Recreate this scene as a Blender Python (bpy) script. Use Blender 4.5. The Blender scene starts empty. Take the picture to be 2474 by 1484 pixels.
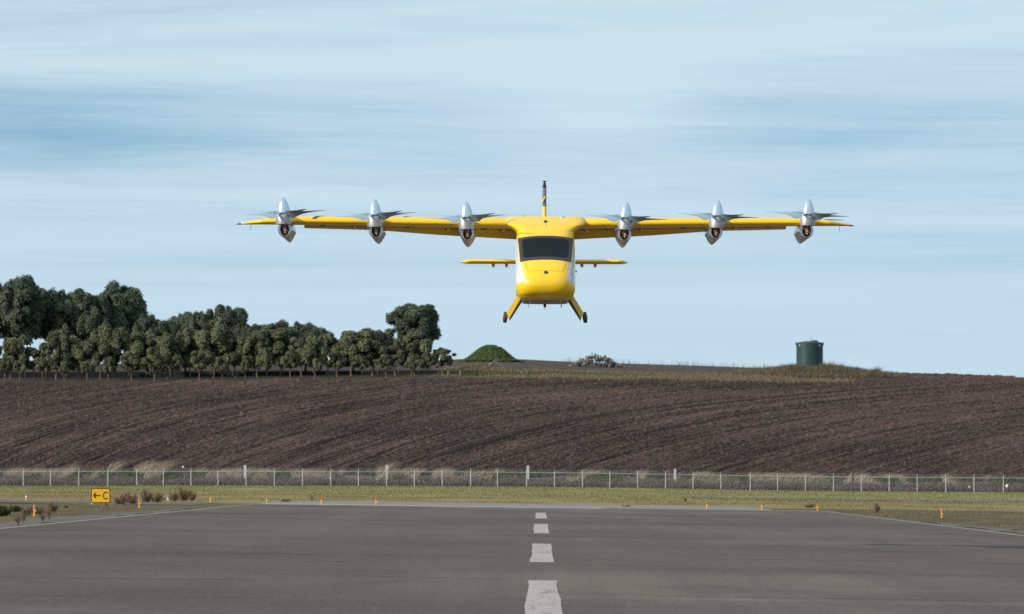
import bpy, bmesh, math, random
import numpy as np
from mathutils import Vector, Matrix
R = math.radians
rng = np.random.default_rng(7)
random.seed(7)
sc = bpy.context.scene
col = sc.collection

# ------------------------------------------------------------------ camera, world, sun, exposure
FOC, CX, HY, EYE = 14145.0, 1236.5, 1150.0, 1.65        # survey: focal length and horizon in photo units
cam_d = bpy.data.cameras.new('camera'); cam = bpy.data.objects.new('camera', cam_d); col.objects.link(cam)
cam.location = (0, 0, EYE)
cam_d.sensor_width = 36.0
cam_d.lens = 36.0 * FOC / 2473.0
cam.rotation_euler = (R(90) + math.atan((HY - 742.0) / FOC), 0, 0)
cam_d.clip_start = 0.5; cam_d.clip_end = 12000
cam_d.dof.use_dof = True; cam_d.dof.focus_distance = 143.0; cam_d.dof.aperture_fstop = 6.3
sc.camera = cam

SUN_EL, SUN_BACK = R(24.0), R(30.0)      # from the left, a little behind the camera
S = Vector((-math.cos(SUN_EL) * math.cos(SUN_BACK), -math.cos(SUN_EL) * math.sin(SUN_BACK), math.sin(SUN_EL)))
sun_d = bpy.data.lights.new('sun', 'SUN'); sun_d.energy = 4.2; sun_d.angle = R(0.6); sun_d.color = (1.0, 0.90, 0.76)
sun = bpy.data.objects.new('sun', sun_d); col.objects.link(sun)
sun.rotation_euler = S.to_track_quat('Z', 'Y').to_euler(); sun.location = (-40, -10, 40)

world = bpy.data.worlds.new('World'); sc.world = world; world.use_nodes = True
def build_world():
    nt = world.node_tree; N = nt.nodes; L = nt.links; N.clear()
    out = N.new('ShaderNodeOutputWorld'); bg = N.new('ShaderNodeBackground'); bg.inputs['Strength'].default_value = 0.10
    L.new(bg.outputs[0], out.inputs['Surface'])
    sky = N.new('ShaderNodeTexSky'); sky.sky_type = 'NISHITA'; sky.sun_disc = False
    sky.sun_elevation = SUN_EL; sky.sun_rotation = math.atan2(S.x, S.y)
    sky.air_density = 1.0; sky.dust_density = 0.3; sky.ozone_density = 1.2
    tc = N.new('ShaderNodeTexCoord')
    def M(op, a, b=None, c=None):
        n = N.new('ShaderNodeMath'); n.operation = op
        for i, v in enumerate((a, b, c)):
            if v is None: continue
            if isinstance(v, (int, float)): n.inputs[i].default_value = v
            else: L.new(v, n.inputs[i])
        return n.outputs[0]
    sep = N.new('ShaderNodeSeparateXYZ'); L.new(tc.outputs['Generated'], sep.inputs[0])
    x, y, z = sep.outputs
    # thin high cloud sheet: the direction projected on a flat layer far overhead
    zz = M('ADD', M('MAXIMUM', z, 0.0), 0.012)
    px, py = M('DIVIDE', x, zz), M('DIVIDE', y, zz)
    cmb = N.new('ShaderNodeCombineXYZ'); L.new(px, cmb.inputs[0]); L.new(py, cmb.inputs[1])
    def noise(scale, detail, rough, off, dist=0.0):
        mp = N.new('ShaderNodeMapping'); mp.inputs['Location'].default_value = off; mp.inputs['Scale'].default_value = (scale * 0.8, scale, 1)
        mp.inputs['Rotation'].default_value = (0, 0, R(-14))
        L.new(cmb.outputs[0], mp.inputs[0])
        t = N.new('ShaderNodeTexNoise'); t.inputs['Scale'].default_value = 1.0; t.inputs['Detail'].default_value = detail
        t.inputs['Roughness'].default_value = rough; t.inputs['Distortion'].default_value = dist
        L.new(mp.outputs[0], t.inputs['Vector']); return t.outputs['Fac']
    n1 = noise(0.30, 5, 0.50, (3.1, 7.7, 0), 1.2)
    n2 = noise(2.4, 7, 0.65, (11.0, 2.0, 0), 1.5)
    cov = M('ADD', M('ADD', M('MULTIPLY', n1, 0.62), 0.06), M('MULTIPLY', n2, 0.26))
    # the open gaps and thick banks this sky has (azimuth, elevation in radians)
    az = M('ARCTAN2', x, y); el = M('ARCSINE', z)
    def blob(a0, e0, wa, we, k):
        da = M('DIVIDE', M('SUBTRACT', az, a0), wa); de = M('DIVIDE', M('SUBTRACT', el, e0), we)
        r2 = M('ADD', M('MULTIPLY', da, da), M('MULTIPLY', de, de))
        return M('MULTIPLY', M('EXPONENT', M('MULTIPLY', r2, -1.0)), k)
    for b in ((-0.078, 0.0562, 0.031, 0.0056, -0.27), (-0.085, 0.0640, 0.03, 0.003, -0.09), (0.045, 0.0567, 0.042, 0.0024, -0.14),
              (0.030, 0.0635, 0.03, 0.003, -0.07), (-0.060, 0.0735, 0.045, 0.0022, -0.07), (0.078, 0.0360, 0.016, 0.0018, -0.07),
              (0.016, 0.0625, 0.020, 0.0070, 0.20), (-0.02, 0.0700, 0.05, 0.004, 0.06), (-0.03, 0.0480, 0.04, 0.004, 0.05),
              (0.066, 0.0675, 0.02, 0.0016, -0.06)):
        cov = M('ADD', cov, blob(*b))
    rmp = N.new('ShaderNodeMapRange'); rmp.interpolation_type = 'SMOOTHSTEP'
    rmp.inputs['From Min'].default_value = 0.12; rmp.inputs['From Max'].default_value = 0.66
    rmp.inputs['To Min'].default_value = 0.22; rmp.inputs['To Max'].default_value = 0.95
    L.new(cov, rmp.inputs['Value'])
    fd = N.new('ShaderNodeMapRange'); fd.interpolation_type = 'SMOOTHSTEP'; L.new(el, fd.inputs['Value'])     # near the horizon the sheet closes up
    fd.inputs['From Min'].default_value = 0.018; fd.inputs['From Max'].default_value = 0.058
    fd.inputs['To Min'].default_value = 0.22; fd.inputs['To Max'].default_value = 1.0
    mix = N.new('ShaderNodeMix'); mix.data_type = 'RGBA'
    L.new(M('ADD', 0.80, M('MULTIPLY', fd.outputs[0], M('SUBTRACT', rmp.outputs[0], 0.80))), mix.inputs['Factor'])
    lift = N.new('ShaderNodeCombineXYZ'); L.new(x, lift.inputs[0]); L.new(y, lift.inputs[1]); L.new(M('ADD', M('MAXIMUM', z, 0.0), 0.22), lift.inputs[2])
    nrm = N.new('ShaderNodeVectorMath'); nrm.operation = 'NORMALIZE'; L.new(lift.outputs[0], nrm.inputs[0]); L.new(nrm.outputs[0], sky.inputs[0])
    tn = N.new('ShaderNodeMix'); tn.data_type = 'RGBA'; tn.blend_type = 'MULTIPLY'; tn.inputs['Factor'].default_value = 1.0
    L.new(sky.outputs[0], tn.inputs['A']); tn.inputs['B'].default_value = (0.78, 1.24, 1.24, 1)
    L.new(tn.outputs['Result'], mix.inputs['A']); mix.inputs['B'].default_value = (5.75, 7.15, 8.05, 1)
    L.new(mix.outputs['Result'], bg.inputs['Color'])
build_world()
sc.view_settings.view_transform = 'Standard'; sc.view_settings.look = 'None'; sc.view_settings.gamma = 1.0
sc.view_settings.use_curve_mapping = False; sc.view_settings.exposure = 0.12
sc.cycles.use_denoising = False
sc.cycles.max_bounces = 6; sc.cycles.transparent_max_bounces = 8

# ------------------------------------------------------------------ helpers
def np_mesh(name, V, F, mats=(), smooth=False, mi=None, tint=None):
    """V (n,3); F list of (m,k) int arrays."""
    me = bpy.data.meshes.new(name)
    V = np.asarray(V, dtype=np.float32)
    if not isinstance(F, (list, tuple)): F = [F]
    F = [np.asarray(f, dtype=np.int32) for f in F if len(f)]
    me.vertices.add(len(V)); me.vertices.foreach_set('co', V.ravel())
    nl = sum(f.size for f in F); npoly = sum(len(f) for f in F)
    me.loops.add(nl); me.loops.foreach_set('vertex_index', np.concatenate([f.ravel() for f in F]))
    tot = np.concatenate([np.full(len(f), f.shape[1], dtype=np.int32) for f in F])
    st = np.concatenate([[0], np.cumsum(tot)[:-1]]).astype(np.int32)
    me.polygons.add(npoly); me.polygons.foreach_set('loop_start', st)
    me.polygons.foreach_set('use_smooth', np.full(npoly, smooth))
    for m in mats: me.materials.append(m)
    if mi is not None: me.polygons.foreach_set('material_index', np.asarray(mi, dtype=np.int32))
    if tint is not None:
        a = me.attributes.new('tint', 'FLOAT_COLOR', 'POINT')
        t = np.ones((len(V), 4), dtype=np.float32); t[:, :3] = tint
        a.data.foreach_set('color', t.ravel())
    me.update(calc_edges=True); me.validate()
    return me

def obj(name, me, parent=None, loc=None, rot=None, kind=None, label=None, cat=None, group=None):
    o = bpy.data.objects.new(name, me); col.objects.link(o)
    if parent is not None: o.parent = parent
    if loc is not None: o.location = loc
    if rot is not None: o.rotation_euler = rot
    if kind: o['kind'] = kind
    if label: o['label'] = label
    if cat: o['category'] = cat
    if group: o['group'] = group
    return o

def thing(name, label, cat, loc=(0, 0, 0), rot=None, group=None):
    return obj(name, None, None, loc, rot, None, label, cat, group)

class MB:
    """collects simple solids into one mesh"""
    def __init__(s): s.V = []; s.F = []; s.n = 0
    def add(s, V, F):
        V = np.asarray(V, float)
        s.V.append(V); s.F += [[i + s.n for i in f] for f in F]; s.n += len(V); return s
    def box(s, x0, x1, y0, y1, z0, z1):
        return s.add([(x0,y0,z0),(x1,y0,z0),(x1,y1,z0),(x0,y1,z0),(x0,y0,z1),(x1,y0,z1),(x1,y1,z1),(x0,y1,z1)],
                     [(0,3,2,1),(4,5,6,7),(0,1,5,4),(1,2,6,5),(2,3,7,6),(3,0,4,7)])
    def tube(s, pts, rad, n=8, caps=True):
        pts = [Vector(p) for p in pts]
        if not hasattr(rad, '__len__'): rad = [rad] * len(pts)
        V = []; F = []
        for i, p in enumerate(pts):
            d = (pts[min(i+1, len(pts)-1)] - pts[max(i-1, 0)]).normalized()
            a = d.orthogonal().normalized() if i == 0 else (a - d * a.dot(d)).normalized()
            b = d.cross(a)
            for k in range(n):
                t = 2*math.pi*k/n
                V.append(p + (a*math.cos(t) + b*math.sin(t)) * rad[i])
        for i in range(len(pts)-1):
            for k in range(n):
                F.append((i*n+k, i*n+(k+1)%n, (i+1)*n+(k+1)%n, (i+1)*n+k))
        if caps:
            F.append(tuple(range(n-1, -1, -1))); F.append(tuple((len(pts)-1)*n+k for k in range(n)))
        return s.add([tuple(v) for v in V], F)
    def lathe(s, prof, n=24, origin=(0,0,0), axis=None):
        """prof: list of (r,h) along +Z (or along axis matrix)"""
        V = []; F = []
        for (r, h) in prof:
            for k in range(n):
                t = 2*math.pi*k/n; V.append((max(r, 1e-4)*math.cos(t), max(r, 1e-4)*math.sin(t), h))
        for i in range(len(prof)-1):
            for k in range(n):
                F.append((i*n+k, i*n+(k+1)%n, (i+1)*n+(k+1)%n, (i+1)*n+k))
        F.append(tuple(range(n-1, -1, -1))); F.append(tuple((len(prof)-1)*n+k for k in range(n)))
        V = [Vector(v) for v in V]
        if axis is not None: V = [axis @ v for v in V]
        o = Vector(origin); return s.add([tuple(v+o) for v in V], F)
    def loft(s, rings, caps=True, closed=True):
        n = len(rings[0]); V = [p for r in rings for p in r]; F = []
        for i in range(len(rings)-1):
            for k in range(n if closed else n-1):
                F.append((i*n+k, i*n+(k+1)%n, (i+1)*n+(k+1)%n, (i+1)*n+k))
        if caps:
            F.append(tuple(range(n-1, -1, -1))); F.append(tuple((len(rings)-1)*n+k for k in range(n)))
        return s.add(V, F)
    def mesh(s, name, mat, smooth=False):
        me = bpy.data.meshes.new(name)
        me.from_pydata([tuple(v) for v in np.concatenate(s.V)], [], s.F)
        for m in (mat if isinstance(mat, (list, tuple)) else [mat]): me.materials.append(m)
        bm = bmesh.new(); bm.from_mesh(me); bmesh.ops.recalc_face_normals(bm, faces=bm.faces); bm.to_mesh(me); bm.free()
        if smooth:
            for p in me.polygons: p.use_smooth = True
            try: me.set_sharp_from_angle(angle=R(40))
            except Exception: pass
        return me
    def build(s, name, mat, parent=None, smooth=False, **k): return obj(name, s.mesh(name, mat, smooth), parent, **k)

def hashn(ix, iy, seed):
    h = (ix.astype(np.int64) * 374761393 + iy.astype(np.int64) * 668265263 + seed * 974711) & 0x7fffffff
    h = ((h ^ (h >> 13)) * 1274126177) & 0x7fffffff
    return ((h ^ (h >> 16)) & 0xffff) / 65535.0
def vnoise(X, Y, sx, sy, seed):
    u, v = np.asarray(X) / sx, np.asarray(Y) / sy
    i, j = np.floor(u), np.floor(v); f, g = u - i, v - j
    f = f*f*(3-2*f); g = g*g*(3-2*g)
    a = hashn(i, j, seed); b = hashn(i+1, j, seed); c = hashn(i, j+1, seed); d = hashn(i+1, j+1, seed)
    return (a*(1-f)+b*f)*(1-g) + (c*(1-f)+d*f)*g
def sstep(a, b, x):
    t = np.clip((np.asarray(x) - a) / (b - a), 0, 1); return t*t*(3-2*t)

# ------------------------------------------------------------------ materials
def mat(name, base, rough=0.7, metal=0.0, spec=0.5, coat=0.0, emit=None, emit_s=0.0):
    m = bpy.data.materials.new(name); m.use_nodes = True
    b = m.node_tree.nodes['Principled BSDF']
    b.inputs['Base Color'].default_value = (*base, 1); b.inputs['Roughness'].default_value = rough
    b.inputs['Metallic'].default_value = metal; b.inputs['Specular IOR Level'].default_value = spec
    b.inputs['Coat Weight'].default_value = coat; b.inputs['Coat Roughness'].default_value = 0.08
    if emit: b.inputs['Emission Color'].default_value = (*emit, 1); b.inputs['Emission Strength'].default_value = emit_s
    return m
def var(m, layers, bump=None, rough_var=None):
    """layers: (scale vec, detail, lo, hi, colour, strength): noise-masked colour over what is there; object-space coordinates"""
    nt = m.node_tree; N, L = nt.nodes, nt.links; b = N['Principled BSDF']
    tc = N.new('ShaderNodeTexCoord')
    cur = None; base = tuple(b.inputs['Base Color'].default_value)
    if b.inputs['Base Color'].is_linked: cur = b.inputs['Base Color'].links[0].from_socket
    def noise(scale, detail, off=0.0, rough=0.6):
        mp = N.new('ShaderNodeMapping'); mp.inputs['Scale'].default_value = scale; mp.inputs['Location'].default_value = (off, off*.7, off*.3)
        L.new(tc.outputs['Object'], mp.inputs[0])
        t = N.new('ShaderNodeTexNoise'); t.inputs['Scale'].default_value = 1.0; t.inputs['Detail'].default_value = detail; t.inputs['Roughness'].default_value = rough
        L.new(mp.outputs[0], t.inputs['Vector']); return t.outputs['Fac']
    for k, (scale, detail, lo, hi, c, s) in enumerate(layers):
        f = noise(scale, detail, k*13.7 + 3.0)
        r = N.new('ShaderNodeMapRange'); r.inputs['From Min'].default_value = lo; r.inputs['From Max'].default_value = hi
        r.inputs['To Min'].default_value = 0; r.inputs['To Max'].default_value = s; L.new(f, r.inputs['Value'])
        mx = N.new('ShaderNodeMix'); mx.data_type = 'RGBA'; L.new(r.outputs[0], mx.inputs['Factor'])
        if cur is None: mx.inputs['A'].default_value = base
        else: L.new(cur, mx.inputs['A'])
        mx.inputs['B'].default_value = (*c, 1); cur = mx.outputs['Result']
    if cur is not None: L.new(cur, b.inputs['Base Color'])
    if bump:
        scale, detail, strength, dist = bump
        bn = N.new('ShaderNodeBump'); bn.inputs['Strength'].default_value = strength; bn.inputs['Distance'].default_value = dist
        L.new(noise(scale, detail, 5.5), bn.inputs['Height']); L.new(bn.outputs[0], b.inputs['Normal'])
    return m
def tint_mat(name, rough=0.75, trans=0.0, spec=0.2, mul=(1, 1, 1)):
    """colour of each leaf or blade comes from its own 'tint' attribute"""
    m = mat(name, (0.1, 0.1, 0.1), rough, spec=spec); nt = m.node_tree; b = nt.nodes['Principled BSDF']
    a = nt.nodes.new('ShaderNodeAttribute'); a.attribute_name = 'tint'
    nt.links.new(a.outputs['Color'], b.inputs['Base Color'])
    if trans:
        t = nt.nodes.new('ShaderNodeBsdfTranslucent'); nt.links.new(a.outputs['Color'], t.inputs['Color'])
        mx = nt.nodes.new('ShaderNodeMixShader'); mx.inputs[0].default_value = trans
        nt.links.new(b.outputs[0], mx.inputs[1]); nt.links.new(t.outputs[0], mx.inputs[2])
        nt.links.new(mx.outputs[0], nt.nodes['Material Output'].inputs['Surface'])
    return m

M_asphalt = var(mat('asphalt', (0.120, 0.092, 0.075), 0.9, spec=0.2), [
    ((0.10, 0.035, 1), 5, 0.42, 0.64, (0.060, 0.048, 0.041), 0.85),
    ((0.05, 0.020, 1), 4, 0.52, 0.70, (0.185, 0.146, 0.120), 0.8),
    ((0.45, 0.004, 1), 4, 0.46, 0.66, (0.078, 0.062, 0.053), 0.6),
    ((0.45, 0.10, 1), 6, 0.52, 0.70, (0.070, 0.059, 0.052), 0.65),
    ((0.12, 0.30, 1), 6, 0.60, 0.69, (0.175, 0.148, 0.126), 0.5),
    ((16, 1.6, 1), 4, 0.42, 0.68, (0.180, 0.142, 0.118), 0.24),
    ((24, 2.2, 1), 4, 0.50, 0.70, (0.042, 0.034, 0.030), 0.40)], ((30, 30, 30), 3, 0.5, 0.01))
M_paint_w = var(mat('road_paint', (0.40, 0.345, 0.31), 0.7, spec=0.3), [
    ((6, 0.9, 1), 6, 0.45, 0.68, (0.29, 0.245, 0.22), 0.7),
    ((3.0, 0.25, 1), 6, 0.55, 0.70, (0.17, 0.145, 0.125), 0.8), ((9, 0.4, 1), 6, 0.60, 0.68, (0.12, 0.10, 0.085), 0.8)])
M_paint_edge = var(mat('edge_paint', (0.235, 0.205, 0.185), 0.7, spec=0.3), [((3, 0.2, 1), 6, 0.50, 0.75, (0.17, 0.16, 0.15), 0.6)])
M_concrete = var(mat('concrete', (0.215, 0.195, 0.175), 0.85, spec=0.3), [
    ((0.25, 0.05, 1), 6, 0.45, 0.7, (0.15, 0.14, 0.13), 0.7), ((0.8, 0.08, 1), 5, 0.62, 0.72, (0.10, 0.085, 0.06), 0.7)])
M_apron = var(mat('old_asphalt', (0.120, 0.100, 0.085), 0.9, spec=0.25), [
    ((0.5, 0.10, 1), 6, 0.50, 0.70, (0.085, 0.078, 0.07), 0.7), ((9, 3, 1), 4, 0.5, 0.75, (0.18, 0.165, 0.15), 0.4)])
M_gravel = var(mat('gravel', (0.15, 0.135, 0.12), 0.95, spec=0.2), [((1.5, 0.4, 1), 6, 0.45, 0.7, (0.075, 0.06, 0.045), 0.8)])
M_soil = mat('ploughed_soil', (0.08, 0.05, 0.04), 0.95, spec=0.15)
_a = M_soil.node_tree.nodes.new('ShaderNodeAttribute'); _a.attribute_name = 'tint'
M_soil.node_tree.links.new(_a.outputs['Color'], M_soil.node_tree.nodes['Principled BSDF'].inputs['Base Color'])
var(M_soil, [((1.3, 0.45, 1), 5, 0.48, 0.70, (0.030, 0.021, 0.018), 0.6), ((2.6, 0.6, 1), 5, 0.58, 0.70, (0.20, 0.140, 0.108), 0.7)], ((3, 2, 3), 5, 0.6, 0.10))

def ground_material():
    m = mat('ground_cover', (0.1, 0.1, 0.1), 0.95, spec=0.15); nt = m.node_tree; N, L = nt.nodes, nt.links; b = N['Principled BSDF']
    g = N.new('ShaderNodeTexCoord'); sp = N.new('ShaderNodeSeparateXYZ'); L.new(g.outputs['Object'], sp.inputs[0])
    def noise(scale, detail=5, off=0):
        mp = N.new('ShaderNodeMapping'); mp.inputs['Scale'].default_value = scale; mp.inputs['Location'].default_value = (off, off, off); L.new(g.outputs['Object'], mp.inputs[0])
        t = N.new('ShaderNodeTexNoise'); t.inputs['Scale'].default_value = 1; t.inputs['Detail'].default_value = detail; L.new(mp.outputs[0], t.inputs['Vector']); return t.outputs['Fac']
    def mr(v, a, bb, lo=0.0, hi=1.0):
        r = N.new('ShaderNodeMapRange'); r.inputs['From Min'].default_value = a; r.inputs['From Max'].default_value = bb
        r.inputs['To Min'].default_value = lo; r.inputs['To Max'].default_value = hi; L.new(v, r.inputs['Value']); return r.outputs[0]
    def mix(f, A, B):
        n = N.new('ShaderNodeMix'); n.data_type = 'RGBA'; L.new(f, n.inputs['Factor'])
        for s_, v in (('A', A), ('B', B)):
            if isinstance(v, tuple): n.inputs[s_].default_value = (*v, 1)
            else: L.new(v, n.inputs[s_])
        return n.outputs['Result']
    def madd(a, bv, k):
        n = N.new('ShaderNodeMath'); n.operation = 'MULTIPLY_ADD'; L.new(bv, n.inputs[0]); n.inputs[1].default_value = k; L.new(a, n.inputs[2]); return n.outputs[0]
    Y = sp.outputs[1]
    Yn = madd(Y, noise((0.03, 0.012, 1), 5, 4), 120.0)           # ragged zone borders
    dirt = mix(mr(noise((0.5, 0.12, 1), 6), 0.4, 0.7), (0.085, 0.064, 0.036), (0.135, 0.112, 0.046))
    dry = mix(mr(noise((0.22, 0.035, 1), 6, 9), 0.42, 0.66), (0.215, 0.155, 0.072), (0.25, 0.20, 0.075))
    near = mix(mr(Yn, 372, 388), dirt, dry)
    green = mix(mr(noise((0.25, 0.05, 1), 6, 2), 0.40, 0.68), (0.24, 0.20, 0.085), (0.14, 0.15, 0.048))
    c = mix(mr(Yn, 470, 500), near, green)
    bank = mix(mr(noise((0.6, 0.5, 1), 6, 3), 0.42, 0.66), (0.055, 0.046, 0.042), (0.12, 0.10, 0.08))
    c = mix(mr(Y, 637, 638.5), c, bank)
    soil = mix(mr(noise((1.1, 0.5, 1), 6, 6), 0.42, 0.7), (0.05, 0.036, 0.029), (0.115, 0.083, 0.064))
    c = mix(mr(Y, 651, 654), c, soil)
    strip = mix(mr(noise((0.12, 0.12, 1), 6, 8), 0.45, 0.6), (0.085, 0.095, 0.034), (0.17, 0.13, 0.085))
    def mul(a, bv):
        n = N.new('ShaderNodeMath'); n.operation = 'MULTIPLY'; L.new(a, n.inputs[0]); L.new(bv, n.inputs[1]); return n.outputs[0]
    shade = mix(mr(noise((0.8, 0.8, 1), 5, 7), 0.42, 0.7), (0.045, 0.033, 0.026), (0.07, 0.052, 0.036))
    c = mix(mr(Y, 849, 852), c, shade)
    c = mix(mul(mr(Y, 849, 851), mr(sp.outputs[0], -13, -10)), c, strip)
    c = mix(mul(mr(Yn, 947, 953), mr(sp.outputs[0], -16, -12)), c, soil)
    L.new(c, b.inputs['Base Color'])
    bp = N.new('ShaderNodeBump'); bp.inputs['Strength'].default_value = 0.6; bp.inputs['Distance'].default_value = 0.12
    L.new(noise((2, 1, 2), 5, 1), bp.inputs['Height']); L.new(bp.outputs[0], b.inputs['Normal'])
    return m
M_ground = ground_material()

# ------------------------------------------------------------------ terrain
def zat(yD, Y): return (HY - yD) * Y / FOC + EYE
FX = np.array([-90, -30, 0, 12, 30, 55, 90]); FZ = np.array([0.50, 0.57, 0.475, 0.33, 0.02, -0.16, -0.20])
CXs = np.array([-90, -52, -10, 0, 40, 60, 120]); CZ = np.array([15.1, 15.2, 15.9, 15.7, 15.2, 15.1, 14.6])
SKx = np.array([-400, 0, 1000, 1110, 1250, 1380, 1500, 1700, 1860, 2000, 2100, 2300, 2473, 3000.])
SKy = np.array([880, 880, 874, 868, 868, 874, 878, 884, 890, 896, 902, 907, 914, 925.])
def H(X, Y):
    X = np.asarray(X, float); Y = np.asarray(Y, float)
    base = -0.0133 * np.clip(X, -34, 34)
    zf = np.interp(X, FX, FZ)
    zb = zf + 1.2
    zc = np.interp(X, CXs, CZ)
    zt = zat(np.interp(X / 960 * FOC + CX, SKx, SKy), 960.0)
    z = base + (zf - base) * sstep(340, 639, Y)
    z = np.where(Y > 639, zf + (zb - zf) * sstep(639, 653, Y), z)
    t = np.clip((Y - 653) / 197, 0, 1)
    z = np.where(Y > 653, zb + (zc - zb) * (t + 0.10 * np.sin(math.pi * t) * t * (1 - t) * 4 * 0.3), z)
    z = np.where(Y > 850, zc + (zt - zc) * np.clip((Y - 850) / 110, 0, 1), z)
    z = np.where(Y > 960, zt - (Y - 960) * 0.035, z)
    z = z + 1.15 * np.exp(-((X - 46.5) / 8.0) ** 2 - ((Y - 894) / 11.0) ** 2)
    z = z + 0.9 * np.exp(-((X + 5.2) / 2.6) ** 2 - ((Y - 884) / 6.0) ** 2)
    und = (vnoise(X, Y, 9, 26, 5) - 0.5) * 0.10 + (vnoise(X, Y, 3, 11, 6) - 0.5) * 0.05
    z = z + und * (sstep(352, 380, Y) - sstep(600, 636, Y) * 0.7)
    side = sstep(16.5, 19.5, np.abs(X)) * (1 - sstep(345, 360, Y))
    z = z + side * ((vnoise(X, Y, 2.5, 9, 8) - 0.5) * 0.08 - 0.02)
    return z
_YS = np.concatenate([np.arange(60, 640, 0.5), np.arange(640, 1000, 0.25)])
def ghit(xD, yD, y0=60, y1=1000):
    """ground point seen along a surveyed sight line"""
    Ys = _YS[(_YS >= y0) & (_YS <= y1)]
    Xs = (xD - CX) * Ys / FOC
    yy = HY - (H(Xs, Ys) - EYE) * FOC / Ys
    k = np.where(yy <= yD)[0]
    k = k[0] if len(k) else len(Ys) - 1
    return Vector((Xs[k], Ys[k], float(H(Xs[k], Ys[k]))))
def atY(xD, Y): 
    X = (xD - CX) * Y / FOC
    return Vector((X, Y, float(H(X, Y))))
def grid_mesh(name, xs, ys, mats, dz=0.0, fn=H, smooth=True):
    XX, YY = np.meshgrid(xs, ys); ZZ = fn(XX, YY) + dz
    V = np.stack([XX, YY, ZZ], -1).reshape(-1, 3); n, m_ = len(xs), len(ys)
    i = np.arange((m_-1)*n).reshape(m_-1, n)[:, :-1].ravel()
    return np_mesh(name, V, np.stack([i, i+1, i+n+1, i+n], 1), mats, smooth)
gx = np.concatenate([np.linspace(-900, -110, 30), np.arange(-104, 105, 1.0), np.linspace(110, 900, 30)])
gy = np.concatenate([np.linspace(-300, 40, 20), np.arange(46, 340, 4), np.arange(340, 636, 2.5), np.arange(636, 660, 0.75), np.arange(660, 975, 2.0), np.linspace(980, 2200, 50)])
def Hg(X, Y):
    z = H(X, Y)
    infield = sstep(654.5, 657, Y) * (1 - sstep(843, 847, Y)*(X < 58)) * (np.abs(X) < 76) * (1 - sstep(965, 970, Y))
    inrun = (np.abs(X) < 20) & (Y < 352)
    return z - 0.25 * infield - 0.012 * inrun
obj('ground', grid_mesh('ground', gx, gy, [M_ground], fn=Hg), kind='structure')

# runway: sheet with its crossfall, markings as thin sheets above it
def sheet(name, quad_rows, mat_, dz, parent=None, **k):
    """quad_rows: list of (Y, x0, x1)"""
    V = []; F = []
    nx = 9
    for (Y, x0, x1) in quad_rows:
        for i in range(nx):
            X = x0 + (x1 - x0) * i / (nx - 1); V.append((X, Y, -0.0133 * np.clip(X, -34, 34) + dz))
    for r in range(len(quad_rows) - 1):
        for i in range(nx - 1): F.append((r*nx+i, r*nx+i+1, (r+1)*nx+i+1, (r+1)*nx+i))
    return obj(name, np_mesh(name, np.array(V), np.array(F), [mat_], True), parent, **k)
VP = 67.5 / FOC
def cl(Y): return 0.04 + VP * Y
WR = 15.0
rows = lambda a, b, x0, x1, n=2: [(a + (b-a)*i/(n-1), cl(a+(b-a)*i/(n-1)) + x0, cl(a+(b-a)*i/(n-1)) + x1) for i in range(n)]
runway = sheet('runway', rows(-80, 314, -WR-0.3, WR+0.3, 8), M_asphalt, 0.004, kind='structure')
def ragged_sheet(name, y0, y1, fx0, fx1, m_, dz, step=2.0, seed=1, **k):
    rr = []
    n = int((y1-y0)/step)
    for i in range(n+1):
        Y = y0 + (y1-y0)*i/n
        rr.append((Y, fx0(Y) + 1.1*(float(vnoise(0, Y, 1, 5, seed))-0.5), fx1(Y) + 1.1*(float(vnoise(0, Y, 1, 4, seed+1))-0.5)))
    return sheet(name, rr, m_, dz, **k)
ragged_sheet('runway_shoulder', -60, 262, lambda Y: cl(Y)-WR-3.4+0.008*Y, lambda Y: cl(Y)-WR-0.3, M_apron, 0.002, seed=3, kind='structure')
ragged_sheet('runway_shoulder', -60, 240, lambda Y: cl(Y)+WR+0.3, lambda Y: cl(Y)+WR+2.9-0.006*Y, M_apron, 0.002, seed=9, kind='structure')
ragged_sheet('blast_pad', 314, 350, lambda Y: -13.5, lambda Y: cl(Y)+WR-2.2, M_concrete, 0.003, seed=14, kind='structure')
ragged_sheet('taxiway', 291, 313, lambda Y: -60, lambda Y: -15.6, M_apron, 0.0, seed=22, kind='structure')
Zt = 0.008
for a, b in ((-62, -26), (-3, 33), (56, 92.6), (112.2, 143.2), (169, 203), (228.8, 265.2)):
    rr = []
    for i in range(9):
        Y = a + (b-a)*i/8
        rr.append((Y, cl(Y)-0.225+0.02*random.uniform(-1, 1), cl(Y)+0.225+0.02*random.uniform(-1, 1)))
    sheet('centreline_dash', rr, M_paint_w, Zt, runway)
for s in (-1, 1):
    x0 = s*WR - 0.13
    rr = [(Y, cl(Y)+x0+0.02*random.uniform(-1, 1), cl(Y)+x0+0.26+0.02*random.uniform(-1, 1)) for Y in np.arange(-60, 312, 8)]
    sheet('edge_line', rr, M_paint_edge, Zt, runway)
sheet('threshold_bar', [(306.5, cl(310)-WR, cl(310)+3.4), (310.5, cl(310)-WR, cl(310)+3.4), (313.2, cl(310)-WR+0.4, cl(310)+3.2)], M_paint_w, Zt, runway)
sheet('end_line', [(309.0, cl(310)+3.45, cl(310)+WR), (311.2, cl(310)+3.45, cl(310)+WR)], M_paint_w, Zt, runway)
M_crack = var(mat('crack_filler', (0.175, 0.155, 0.138), 0.85, spec=0.2), [((0.8, 3, 1), 4, 0.45, 0.6, (0.105, 0.088, 0.076), 1.0)])
M_tar = mat('tar_line', (0.055, 0.048, 0.044), 0.8, spec=0.25)
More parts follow.
